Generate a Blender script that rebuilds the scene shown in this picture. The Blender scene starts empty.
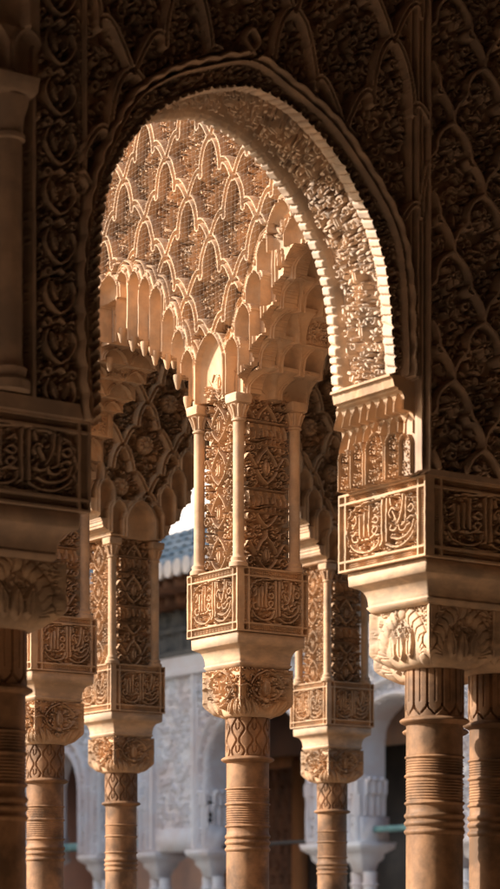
import bpy, math, random
import numpy as np
from math import pi, sin, cos, radians
scene = bpy.context.scene
COL = scene.collection
# ------------------------------------------------------------------ camera
TH = radians(35.5)                      # heading of the view from the pavilion's long axis
cd = bpy.data.cameras.new('camera'); cam = bpy.data.objects.new('camera', cd); COL.objects.link(cam)
cam.location = (-5.759, -8.175, 1.6); cam.rotation_euler = (radians(90), 0, -TH)
cd.sensor_fit = 'VERTICAL'; cd.sensor_height = 36; cd.lens = 2200/889*36
cd.shift_y = (925-444.5)/889; cd.clip_start = .1; cd.clip_end = 3000
cd.dof.use_dof = True; cd.dof.focus_distance = 10.0; cd.dof.aperture_fstop = 3.5
scene.camera = cam
# ------------------------------------------------------------------ light
SUN_AZ = radians(36)                    # sun stands over -X, turned towards +Y by this much
SUN_EL = radians(27)
w = bpy.data.worlds.new('World'); scene.world = w; w.use_nodes = True
nt = w.node_tree; bg = nt.nodes['Background']
sky = nt.nodes.new('ShaderNodeTexSky'); sky.sky_type = 'NISHITA'; sky.sun_disc = False
sdir = (-cos(SUN_AZ)*cos(SUN_EL), sin(SUN_AZ)*cos(SUN_EL), sin(SUN_EL))
sky.sun_elevation = SUN_EL; sky.sun_rotation = math.atan2(sdir[0], sdir[1]); sky.dust_density = 3
nt.links.new(sky.outputs[0], bg.inputs[0]); bg.inputs[1].default_value = .115
sl = bpy.data.lights.new('sun', 'SUN'); sun = bpy.data.objects.new('sun', sl); COL.objects.link(sun)
sl.energy = 5; sl.angle = radians(.6); sl.color = (1, .925, .85)
from mathutils import Vector
sun.rotation_euler = Vector(sdir).to_track_quat('Z', 'Y').to_euler()
sun.location = (-20, 10, 30)
scene.view_settings.view_transform = 'Standard'; scene.view_settings.look = 'None'
scene.view_settings.gamma = 1; scene.view_settings.exposure = .95
scene.view_settings.use_curve_mapping = False
rnd = random.Random(7)
# ------------------------------------------------------------------ objects and tags
def tag(o, label=None, cat=None, group=None, kind=None):
    if label: o['label'] = label
    if cat: o['category'] = cat
    if group: o['group'] = group
    if kind: o['kind'] = kind
    return o
def empty(name, loc, label, cat, group=None):
    o = bpy.data.objects.new(name, None); COL.objects.link(o); o.location = loc
    o.empty_display_size = .2
    return tag(o, label, cat, group)
def mesh_obj(name, V, F, mat, parent=None, smooth=False, sharp=42):
    """V (n,3), F list of index arrays: (m,4) and/or (m,3)"""
    V = np.asarray(V, np.float32)
    me = bpy.data.meshes.new(name)
    if not isinstance(F, (list, tuple)): F = [F]
    F = [np.asarray(f, np.int32) for f in F if len(f)]
    nl = sum(f.size for f in F); npoly = sum(len(f) for f in F)
    me.vertices.add(len(V)); me.vertices.foreach_set('co', V.ravel())
    me.loops.add(nl); me.loops.foreach_set('vertex_index', np.concatenate([f.ravel() for f in F]))
    tot = np.concatenate([np.full(len(f), f.shape[1], np.int32) for f in F])
    st = np.concatenate([[0], np.cumsum(tot)[:-1]]).astype(np.int32)
    me.polygons.add(npoly); me.polygons.foreach_set('loop_start', st)
    me.polygons.foreach_set('loop_total', tot)
    if smooth: me.polygons.foreach_set('use_smooth', np.ones(npoly, bool))
    me.update(calc_edges=True); me.validate()
    if smooth: me.set_sharp_from_angle(angle=radians(sharp))
    me.materials.append(mat)
    o = bpy.data.objects.new(name, me); COL.objects.link(o)
    if parent is not None:
        o.parent = parent
        if parent.type == 'EMPTY' or True:
            L = Vector(parent.location)
            p = parent.parent
            while p is not None: L += Vector(p.location); p = p.parent
            o.location = -L
    return o
def rebase(o, c):
    """give a mesh whose vertices are in world space its own origin"""
    c = Vector(c)
    for v in [0]:
        co = np.empty(len(o.data.vertices)*3, np.float32); o.data.vertices.foreach_get('co', co)
        co = co.reshape(-1, 3) - np.array(c, np.float32); o.data.vertices.foreach_set('co', co.ravel())
    o.location = Vector(o.location) + c
    return o
def copy_tree(o, parent=None):
    c = o.copy(); COL.objects.link(c)
    if parent is not None: c.parent = parent
    for ch in list(o.children): copy_tree(ch, c)
    return c
class MB:
    """collects boxes, lathes, tubes into one mesh"""
    def __init__(s): s.v = []; s.q = []; s.t = []; s.n = 0
    def add(s, V, Q=None, T=None):
        V = np.asarray(V, float).reshape(-1, 3); s.v.append(V)
        if Q is not None and len(Q): s.q.append(np.asarray(Q, int)+s.n)
        if T is not None and len(T): s.t.append(np.asarray(T, int)+s.n)
        s.n += len(V); return s
    def box(s, x0, x1, y0, y1, z0, z1, b=0):
        x0, x1 = min(x0, x1), max(x0, x1); y0, y1 = min(y0, y1), max(y0, y1)
        if b <= 0:
            V = [(x, y, z) for z in (z0, z1) for y in (y0, y1) for x in (x0, x1)]
            return s.add(V, [(0, 2, 3, 1), (4, 5, 7, 6), (0, 1, 5, 4), (2, 6, 7, 3), (0, 4, 6, 2), (1, 3, 7, 5)])
        prof = [(z0, b), (z0+b, 0), (z1-b, 0), (z1, b)]
        return s.sqlathe((x0+x1)/2, (y0+y1)/2, [(z, (x1-x0)/2-i, (y1-y0)/2-i) for z, i in prof], cap=True, b=b)
    def sqlathe(s, cx, cy, prof, cap=True, b=.004):
        """rectangular section swept along z; prof = (z, half x, half y)"""
        V = []
        for z, hx, hy in prof:
            c = min(b, hx*.4, hy*.4)
            V += [(cx+a*hx-(a*c if e == 0 else 0), cy+d*hy-(d*c if e == 1 else 0), z) for a, d, e in
                  ((-1, -1, 1), (-1, -1, 0), (1, -1, 0), (1, -1, 1), (1, 1, 1), (1, 1, 0), (-1, 1, 0), (-1, 1, 1))]
        Q = []
        for i in range(len(prof)-1):
            for j in range(8):
                k = (j+1) % 8; Q.append((i*8+j, i*8+k, i*8+8+k, i*8+8+j))
        T = []
        if cap:
            e = (len(prof)-1)*8
            for j in range(1, 7): T.append((0, j+1, j)); T.append((e, e+j, e+j+1))
        return s.add(V, Q, T)
    def lathe(s, cx, cy, prof, n=40, cap=True, wob=0):
        V = []; 
        a = np.arange(n)*2*pi/n
        for z, r in prof:
            V += list(zip(cx+r*np.cos(a), cy+r*np.sin(a), np.full(n, z)))
        Q = [(i*n+j, i*n+(j+1) % n, i*n+n+(j+1) % n, i*n+n+j) for i in range(len(prof)-1) for j in range(n)]
        T = []
        if cap:
            e = (len(prof)-1)*n
            for j in range(1, n-1): T.append((0, j+1, j)); T.append((e, e+j, e+j+1))
        return s.add(V, Q, T)
    def tube(s, pts, r, n=8, closed=False):
        P = np.asarray(pts, float); m = len(P)
        T = np.gradient(P, axis=0); T /= np.linalg.norm(T, axis=1)[:, None]+1e-9
        up = np.array([0, 0, 1.]); V = []
        for i in range(m):
            a = np.cross(T[i], up)
            if np.linalg.norm(a) < 1e-3: a = np.cross(T[i], [1, 0, 0])
            a /= np.linalg.norm(a); b = np.cross(T[i], a)
            rr = r[i] if hasattr(r, '__len__') else r
            for k in range(n):
                g = 2*pi*k/n; V.append(P[i]+rr*(cos(g)*a+sin(g)*b))
        Q = [(i*n+j, i*n+(j+1) % n, i*n+n+(j+1) % n, i*n+n+j) for i in range(m-1) for j in range(n)]
        e = (m-1)*n
        Tt = [(0, j+1, j) for j in range(1, n-1)]+[(e, e+j, e+j+1) for j in range(1, n-1)]
        return s.add(V, Q, Tt)
    def build(s, name, mat, parent=None, smooth=False):
        F = []
        if s.q: F.append(np.concatenate(s.q))
        if s.t: F.append(np.concatenate(s.t))
        return mesh_obj(name, np.concatenate(s.v), F, mat, parent, smooth)
# ------------------------------------------------------------------ materials
def mat(name, base, var=.18, hue=None, rough=.85, scale=3., fine=60., bump=.15, spec=.3, stain=None, stain_amt=.5, grain=None, bdist=.004):
    m = bpy.data.materials.new(name); m.use_nodes = True; N = m.node_tree.nodes; L = m.node_tree.links
    b = N['Principled BSDF']; b.inputs['Roughness'].default_value = rough
    b.inputs['Specular IOR Level'].default_value = spec
    tc = N.new('ShaderNodeTexCoord'); oi = N.new('ShaderNodeObjectInfo'); ad = N.new('ShaderNodeVectorMath'); ad.operation = 'ADD'
    L.new(tc.outputs['Object'], ad.inputs[0]); L.new(oi.outputs['Location'], ad.inputs[1])
    vec = ad.outputs[0]
    if grain:
        mp = N.new('ShaderNodeMapping'); mp.inputs['Scale'].default_value = grain; L.new(vec, mp.inputs[0]); vec = mp.outputs[0]
    n1 = N.new('ShaderNodeTexNoise'); n1.inputs['Scale'].default_value = scale; n1.inputs['Detail'].default_value = 6; n1.inputs['Roughness'].default_value = .62
    L.new(vec, n1.inputs['Vector'])
    r = N.new('ShaderNodeValToRGB'); L.new(n1.outputs['Fac'], r.inputs[0])
    base = np.array(base); h2 = np.array(hue) if hue is not None else base*np.array([1.06, 1.0, .92])
    e = r.color_ramp.elements
    e[0].position = .40; e[0].color = (*np.clip(base*(1-var), 0, 1), 1)
    e[1].position = .60; e[1].color = (*np.clip(h2*(1+var*.6), 0, 1), 1)
    col = r.outputs[0]
    if stain is not None:
        n3 = N.new('ShaderNodeTexNoise'); n3.inputs['Scale'].default_value = scale*.8; n3.inputs['Detail'].default_value = 8; n3.inputs['Roughness'].default_value = .7
        n3.inputs['Distortion'].default_value = .6
        o2 = N.new('ShaderNodeVectorMath'); o2.operation = 'ADD'; o2.inputs[1].default_value = (7.3, 2.1, 4.4); L.new(vec, o2.inputs[0]); L.new(o2.outputs[0], n3.inputs['Vector'])
        mr = N.new('ShaderNodeMapRange'); mr.inputs[1].default_value = .52; mr.inputs[2].default_value = .72; mr.inputs[4].default_value = stain_amt
        L.new(n3.outputs['Fac'], mr.inputs[0])
        mx = N.new('ShaderNodeMix'); mx.data_type = 'RGBA'; L.new(mr.outputs[0], mx.inputs['Factor']); L.new(col, mx.inputs[6]); mx.inputs[7].default_value = (*stain, 1)
        col = mx.outputs[2]
    L.new(col, b.inputs['Base Color'])
    n2 = N.new('ShaderNodeTexNoise'); n2.inputs['Scale'].default_value = fine; n2.inputs['Detail'].default_value = 5; L.new(vec, n2.inputs['Vector'])
    bp = N.new('ShaderNodeBump'); bp.inputs['Strength'].default_value = bump; bp.inputs['Distance'].default_value = bdist
    L.new(n2.outputs['Fac'], bp.inputs['Height']); L.new(bp.outputs[0], b.inputs['Normal'])
    return m
M_STUCCO = mat('carved_stucco', (.47, .315, .20), .24, stain=(.54, .42, .31), stain_amt=.7, scale=5)
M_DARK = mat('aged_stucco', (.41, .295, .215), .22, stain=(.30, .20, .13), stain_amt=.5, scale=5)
M_MARBLE = mat('ochre_marble', (.25, .142, .078), .42, rough=.62, stain=(.13, .065, .034), stain_amt=.85, scale=6, bump=.35, fine=35, spec=.22)
M_PALE = mat('pale_marble', (.48, .34, .23), .24, rough=.7, stain=(.30, .20, .13), stain_amt=.75, scale=6, grain=(1, 1, 2.5), bump=.08)
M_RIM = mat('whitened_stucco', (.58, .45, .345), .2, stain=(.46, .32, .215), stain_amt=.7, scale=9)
M_PLASTER = mat('pale_plaster', (.80, .73, .73), .10, hue=(.74, .76, .80), stain=(.62, .52, .48), stain_amt=.5, scale=1.2, fine=14, bump=.3, bdist=.01)
M_WHITE = mat('limewash', (.74, .70, .68), .06, scale=1)
M_WALL = mat('inner_plaster', (.62, .50, .42), .1, scale=1)
M_INNER = mat('far_inner_plaster', (.80, .58, .50), .1, scale=1)
M_WOOD = mat('dark_cedar', (.10, .055, .033), .3, rough=.6, scale=3, grain=(1, .2, 1))
M_DOOR = mat('carved_door_wood', (.15, .07, .04), .3, rough=.6, scale=5, grain=(1, 1, .3))
M_FRIEZE = mat('grey_painted_wood', (.12, .125, .13), .3, rough=.7, scale=4)
M_TEAL = mat('teal_paint', (.16, .33, .36), .2, rough=.6, scale=5)
M_TILE = mat('glazed_roof_tile', (.13, .24, .28), .35, hue=(.40, .42, .40), rough=.4, scale=2.5)
M_TILEEND = mat('whitewashed_tile_end', (.78, .72, .68), .1, scale=3)
M_IRON_SHADE = mat('iron_and_shade', (.05, .045, .045), .2, rough=.5)  # near black: the tie rod, and the painted shade inside the far arcade
M_WIRE = mat('net_cord', (.36, .29, .23), .1, rough=.6)
M_GROUND = mat('court_gravel', (.13, .10, .07), .12, scale=2, fine=80, bump=.4)
M_PAVE = mat('gallery_marble_floor', (.20, .15, .105), .12, scale=1.5, fine=30, rough=.5)
M_LEAF = mat('leaf', (.05, .09, .03), .3, scale=6)
# ------------------------------------------------------------------ carving canvas (height fields in metres)
def catmull(P, n=8, closed=False):
    P = np.asarray(P, float)
    Q = np.vstack([P[-1], P, P[0], P[1]]) if closed else np.vstack([2*P[0]-P[1], P, 2*P[-1]-P[-2]])
    out = []
    for i in range(1, len(Q)-2):
        for t in np.arange(n)/n:
            out.append(.5*((2*Q[i])+(-Q[i-1]+Q[i+1])*t+(2*Q[i-1]-5*Q[i]+4*Q[i+1]-Q[i+2])*t*t+(-Q[i-1]+3*Q[i]-3*Q[i+1]+Q[i+2])*t**3))
    out.append(Q[-2] if not closed else Q[1])
    return np.array(out)
class Cv:
    def __init__(s, w, h, res, base=0.):
        s.w, s.h = w, h; s.nx = max(2, int(round(w/res))+1); s.ny = max(2, int(round(h/res))+1)
        s.rx = w/(s.nx-1); s.ry = h/(s.ny-1)
        s.x = np.linspace(0, w, s.nx); s.y = np.linspace(0, h, s.ny)
        s.H = np.full((s.ny, s.nx), float(base))
    def win(s, x0, x1, y0, y1):
        i0 = max(0, int(np.floor(x0/s.rx))); i1 = min(s.nx, int(np.ceil(x1/s.rx))+1)
        j0 = max(0, int(np.floor(y0/s.ry))); j1 = min(s.ny, int(np.ceil(y1/s.ry))+1)
        if i1-i0 < 1 or j1-j0 < 1: return None
        X, Y = np.meshgrid(s.x[i0:i1], s.y[j0:j1])
        return slice(j0, j1), slice(i0, i1), X, Y
    def pdist(s, P, m):
        W = s.win(P[:, 0].min()-m, P[:, 0].max()+m, P[:, 1].min()-m, P[:, 1].max()+m)
        if W is None: return None
        js, is_, X, Y = W
        D = np.full(X.shape, 1e9)
        for a, b in zip(P[:-1], P[1:]):
            lo = np.minimum(a, b)-m; hi = np.maximum(a, b)+m
            c0 = np.searchsorted(X[0], lo[0]); c1 = np.searchsorted(X[0], hi[0])
            r0 = np.searchsorted(Y[:, 0], lo[1]); r1 = np.searchsorted(Y[:, 0], hi[1])
            if c1 <= c0 or r1 <= r0: continue
            x = X[r0:r1, c0:c1]; y = Y[r0:r1, c0:c1]
            d = b-a; L = d@d+1e-12
            t = np.clip(((x-a[0])*d[0]+(y-a[1])*d[1])/L, 0, 1)
            q = np.hypot(x-a[0]-t*d[0], y-a[1]-t*d[1])
            D[r0:r1, c0:c1] = np.minimum(D[r0:r1, c0:c1], q)
        return js, is_, D
    def put(s, js, is_, inside, h, bev, g, hg, rnd_=False, floor=None):
        """inside = distance inside the shape's edge (negative outside)"""
        A = s.H[js, is_]
        if g > 0:
            k = inside > -g
            A[k] = np.minimum(A[k], hg)
        k = inside > 0
        if rnd_: v = hg+(h-hg)*np.sqrt(np.clip(1-(1-np.clip(inside/bev, 0, 1))**2, 0, 1))
        else: v = hg+(h-hg)*np.clip(inside/bev, 0, 1)
        A[k] = np.maximum(A[k], v[k])
    def stroke(s, P, r, h, g=0, hg=0., round_=True, bev=None):
        P = np.asarray(P, float)
        q = s.pdist(P, r+g+.001)
        if q is None: return
        js, is_, D = q
        s.put(js, is_, r-D, h, bev or r, g, hg, round_)
    def groove(s, P, r, depth):
        q = s.pdist(np.asarray(P, float), r+.001)
        if q is None: return
        js, is_, D = q; A = s.H[js, is_]
        k = D < r; A[k] -= depth*np.sqrt(1-(D[k]/r)**2)
    def leaf(s, x, y, ang, L, W, h, g=0, hg=0., vein=True, bend=0., bev=None):
        c, d = cos(ang), sin(ang); m = L+W+g
        q = s.win(x-m, x+m, y-m, y+m)
        if q is None: return
        js, is_, X, Y = q
        a = (X-x)*c+(Y-y)*d; b = -(X-x)*d+(Y-y)*c
        t = np.clip(a/L, 0, 1); b = b-bend*L*t*t
        half = W*np.sin(pi*t**.8)**.9
        ins = np.where((a > 0) & (a < L), half-np.abs(b), -np.hypot(np.maximum(np.maximum(-a, a-L), 0), np.abs(b)))
        v = ins.copy()
        s.put(js, is_, v, h, bev or W*.4, g, hg, False)
        if vein:
            A = s.H[js, is_]; k = (np.abs(b) < W*.16) & (a > L*.15) & (a < L*.8); A[k] -= (h-hg)*.25
    def disc(s, x, y, r, h, g=0, hg=0., bev=None, round_=True):
        q = s.win(x-r-g, x+r+g, y-r-g, y+r+g)
        if q is None: return
        js, is_, X, Y = q
        s.put(js, is_, r-np.hypot(X-x, Y-y), h, bev or r, g, hg, round_)
    def rect(s, x0, x1, y0, y1, h, mode='set', bev=0):
        q = s.win(x0, x1, y0, y1)
        if q is None: return
        js, is_, X, Y = q
        A = s.H[js, is_]
        if bev:
            ins = np.minimum(np.minimum(X-x0, x1-X), np.minimum(Y-y0, y1-Y)); A[:] = np.maximum(A, np.where(ins >= 0, h*np.clip(ins/bev, 0, 1), A))
        elif mode == 'max': A[:] = np.maximum(A, h)
        else: A[:] = h
    def mirror(s): s.H = np.maximum(s.H, s.H[:, ::-1])
    def paste(s, T, x, y, mode='max'):
        i = int(round(x/s.rx)); j = int(round(y/s.ry)); h, w_ = T.shape
        a0, b0 = max(0, -j), max(0, -i); a1 = min(h, s.ny-j); b1 = min(w_, s.nx-i)
        if a1 <= a0 or b1 <= b0: return
        A = s.H[j+a0:j+a1, i+b0:i+b1]; B = T[a0:a1, b0:b1]
        A[:] = np.maximum(A, B) if mode == 'max' else B
    def noise(s, amp, seed=0, cell=.03):
        r = np.random.RandomState(seed)
        ny, nx = int(s.h/cell)+3, int(s.w/cell)+3
        G = r.rand(ny, nx)-.5
        fy = s.y/cell; fx = s.x/cell; j = fy.astype(int); i = fx.astype(int); ty = (fy-j)[:, None]; tx = (fx-i)[None, :]
        ty = ty*ty*(3-2*ty); tx = tx*tx*(3-2*tx)
        s.H += amp*2*((G[j][:, i]*(1-tx)+G[j][:, i+1]*tx)*(1-ty)+(G[j+1][:, i]*(1-tx)+G[j+1][:, i+1]*tx)*ty)
def spiral(x, y, r, turns, ph, d, n=22):
    t = np.linspace(0, 1, n); a = ph+d*turns*2*pi*t; rr = r*(1-t*.82)
    return np.c_[x+rr*np.cos(a), y+rr*np.sin(a)]
def ata(cv, s, h, hg, seed, x0=0, x1=None, y0=0, y1=None, g=None, flat=0.):
    """fill with layered curls, leaves, buds and palmettes (ataurique) over a deep ground"""
    r = random.Random(seed); x1 = cv.w if x1 is None else x1; y1 = cv.h if y1 is None else y1
    g = max(.10*s, .0042) if g is None else g
    P = []
    ny = int((y1-y0)/(s*.92))+2; nx = int((x1-x0)/s)+2
    for j in range(ny):
        for i in range(nx):
            P.append((x0+(i+.5*(j % 2)+r.uniform(-.2, .2))*s, y0+(j+r.uniform(-.2, .2))*s*.92))
    r.shuffle(P)
    for x, y in P:
        k = r.random(); a = r.choice([.5, 1.57, 2.6, -.6, -2.5, 1.1, 2.0])+r.uniform(-.3, .3); hh = h*r.uniform(.88, 1); sw = r.choice([-1, 1])
        if k < .46:
            cv.stroke(spiral(x, y, s*.46, 1.1, a, sw, 26), s*.12, hh, g, hg, round_=False, bev=s*.05)
            cv.leaf(x+s*.40*cos(a), y+s*.40*sin(a), a+sw*.5, s*.80, s*.23, hh, g*.8, hg, bend=sw*.4, vein=False, bev=s*.06)
        elif k < .72:
            cv.leaf(x, y, a, s*1.05, s*.27, hh, g, hg, bend=r.uniform(-.5, .5), bev=s*.07); cv.leaf(x, y, a+sw*1.3, s*.8, s*.21, hh, g*.7, hg, bend=r.uniform(-.5, .5), vein=False, bev=s*.06)
        elif k < .88:
            for q in (-.95, 0, .95): cv.leaf(x, y, a+q, s*.8, s*.18, hh, g*.5, hg, vein=False, bev=s*.06)
            cv.disc(x, y, s*.15, hh, 0, hg)
        else:
            cv.disc(x, y, s*.24, hh, g, hg, bev=s*.09); cv.disc(x, y, s*.07, hh*.4, 0, hg)
            A = cv.win(x-s*.07, x+s*.07, y-s*.07, y+s*.07)
            if A is not None: cv.H[A[0], A[1]] = np.minimum(cv.H[A[0], A[1]], hg+(h-hg)*.35)
def ata_tile(w, h, res, s, ht, hg, seed, mirror=True):
    """a tile that wraps around, with a mirror axis"""
    c = Cv(w*(.5 if mirror else 1)+4*s, h+4*s, res, hg)
    ata(c, s, ht, hg, seed)
    n = int(round(w*(.5 if mirror else 1)/res)); m = int(round(h/res)); o = int(2*s/res)
    T = c.H[o:o+m, o:o+n]
    return np.hstack([T, T[:, ::-1]]) if mirror else T
def fill_tile(cv, T, ox=0, oy=0, where=None):
    j = (np.arange(cv.ny)+oy) % T.shape[0]; i = (np.arange(cv.nx)+ox) % T.shape[1]
    A = T[j][:, i]
    cv.H = np.where(where, A, cv.H) if where is not None else A.copy()
# ---- surfaces
def surf(name, P, mat_, parent=None, mask=None, back=None, smooth=True, nx_close=False, backstep=6):
    """grid of points -> mesh; cells outside mask dropped; back = vector: the rim is drawn back along it and closed behind"""
    ny, nx = P.shape[:2]
    if mask is None: mask = np.ones((ny-1, nx-1), bool)
    idx = np.arange(ny*nx).reshape(ny, nx)
    q = np.stack([idx[:-1, :-1], idx[:-1, 1:], idx[1:, 1:], idx[1:, :-1]], -1)[mask]
    V = P.reshape(-1, 3); Q = [q]
    if back is not None:
        mp = np.pad(mask, 1); E = []
        c = mp[1:-1, 1:-1]
        b = c & ~mp[:-2, 1:-1]; j, i = np.nonzero(b); E.append(np.c_[idx[j, i], idx[j, i+1]])
        b = c & ~mp[2:, 1:-1]; j, i = np.nonzero(b); E.append(np.c_[idx[j+1, i+1], idx[j+1, i]])
        b = c & ~mp[1:-1, :-2]; j, i = np.nonzero(b); E.append(np.c_[idx[j+1, i], idx[j, i]])
        b = c & ~mp[1:-1, 2:]; j, i = np.nonzero(b); E.append(np.c_[idx[j, i+1], idx[j+1, i+1]])
        E = np.concatenate(E); back = np.asarray(back, float); n0 = len(V)
        # duplicated rim so the edge stays crisp; two rings
        u, inv = np.unique(E.ravel(), return_inverse=True); e = inv.reshape(-1, 2); k = len(u)
        nrm = back/np.linalg.norm(back); dep = np.linalg.norm(back)
        dref = (V@nrm).max(); B = V[u]; tgt = dref+dep
        Bk = B+np.outer(tgt-B@nrm, nrm)
        V = np.vstack([V, B, Bk])
        Q.append(np.c_[n0+e[:, 1], n0+e[:, 0], n0+k+e[:, 0], n0+k+e[:, 1]])
        # coarse back sheet
        js = np.r_[0:ny-1:backstep, ny-1]; is_ = np.r_[0:nx-1:backstep, nx-1]
        PB = P[js][:, is_]; PB = PB+(tgt-.002-PB@nrm)[..., None]*nrm
        m2 = np.array([[mask[js[a]:js[a+1], is_[c2]:is_[c2+1]].all() for c2 in range(len(is_)-1)] for a in range(len(js)-1)])
        ib = len(V)+np.arange(len(js)*len(is_)).reshape(len(js), len(is_))
        Q.append(np.stack([ib[:-1, :-1], ib[1:, :-1], ib[1:, 1:], ib[:-1, 1:]], -1)[m2])
        V = np.vstack([V, PB.reshape(-1, 3)])
    if nx_close:
        Q.append(np.stack([idx[:-1, -1], idx[:-1, 0], idx[1:, 0], idx[1:, -1]], -1))
    q = np.concatenate(Q)
    used, inv = np.unique(q.ravel(), return_inverse=True)
    return mesh_obj(name, V[used], inv.reshape(-1, 4), mat_, parent, smooth)
def plane_P(cv, O, e1, n, H=None):
    """panel with its lower corner O, e1 along its width, z up, relief along n"""
    O, e1, n = (np.asarray(v, float) for v in (O, e1, n))
    X, Y = np.meshgrid(cv.x, cv.y); H = cv.H if H is None else H
    return O+X[..., None]*e1+Y[..., None]*np.array([0, 0, 1.])+H[..., None]*n
def cellmask(cv, m):
    return m[:-1, :-1] & m[1:, :-1] & m[:-1, 1:] & m[1:, 1:]
# ---- niches
def niche(cv, x, zb, zh, w, depth, rim=.014, rimh=.02, top=None, rim2=True, base=None):
    """concave pointed niche centred on x from zb to its head zh"""
    m = w+rim*3+.01
    q = cv.win(x-m, x+m, zb-.002, zh+m)
    if q is None: return
    js, is_, X, Y = q
    A = cv.H[js, is_]
    base = np.median(A) if base is None else base
    hs = min(1.25*w, (zh-zb)*.6); zs = zh-hs
    t = np.clip((Y-zs)/hs, 0, 1)
    half = w*np.where(Y < zs, 1, np.clip(1-t**1.45, 0, 1)**.62)
    ax = np.abs(X-x)
    # distance to outline
    ins = half-ax
    up = np.clip(Y-zh, 0, None)
    ins = np.where(Y > zh, -np.hypot(ax, up*1.0), np.where(t > .5, np.minimum(ins, (zh-Y)*1.2+0*ins) if False else ins*np.clip(1.25-.6*t, .4, 1), ins))
    inside = ins > 0
    A[:] = np.where(inside, base-depth*np.sqrt(np.clip(1-(ax/np.maximum(half, 1e-4))**2, 0, 1))*np.clip(.35+ins/(.4*w), 0, 1), A)
    # facet ridges at one third, as in muqarnas shells
    r1 = (ins <= 0) & (ins > -rim)
    A[r1] = np.maximum(A[r1], base+rimh*np.sqrt(1-((-ins[r1]-rim/2)/(rim/2))**2))
    if rim2:
        r2 = (ins <= -rim) & (ins > -2.1*rim)
        A[r2] = np.maximum(A[r2], base+rimh*.6*np.sqrt(np.clip(1-((-ins[r2]-1.55*rim)/(rim*.55))**2, 0, 1)))
def arch_outline(w, zs, hs, n=10):
    t = np.linspace(0, 1, n)
    R = np.c_[w*np.sqrt(1-t**1.7), zs+hs*t]
    return np.vstack([np.c_[-R[:, 0], R[:, 1]], R[::-1][1:]])
# ---- sebka lattice
def sebka(cv, x0, z0, W, h, rib, hr, zone, groove=True, hg=0., lobes=True):
    """interlaced ribs of lobed arches; (x0, z0) is one arch head; rib = half width; zone(x, z) says where"""
    lines = []
    arcs = [catmull(np.array(q)*np.array([W/2, h]), 5) for q in
            ([(-.03, .03), (.13, -.03), (.27, -.17), (.36, -.35), (.41, -.52), (.42, -.68)], [(.41, -.62), (.47, -.58), (.57, -.58), (.69, -.65), (.81, -.77), (.91, -.90), (1.0, -1.02)])]
    for j in range(-14, 15):
        for i in range(-12, 13):
            px = x0+(i+.5*(j % 2))*W; pz = z0+j*h
            for sg in (1, -1):
                for seg in arcs:
                    P = seg*np.array([sg, 1])+np.array([px, pz])
                    c = P.mean(0)
                    if c[0] < -W or c[0] > cv.w+W or c[1] < -h or c[1] > cv.h+h or not zone(*c): continue
                    cv.stroke(P, rib, hr, 0, hg, round_=False, bev=rib*.35)
                    if groove: lines.append((P, rib*.30, (hr-hg)*.22))
    for P, r_, d_ in lines: cv.groove(P, r_, d_)
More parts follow.
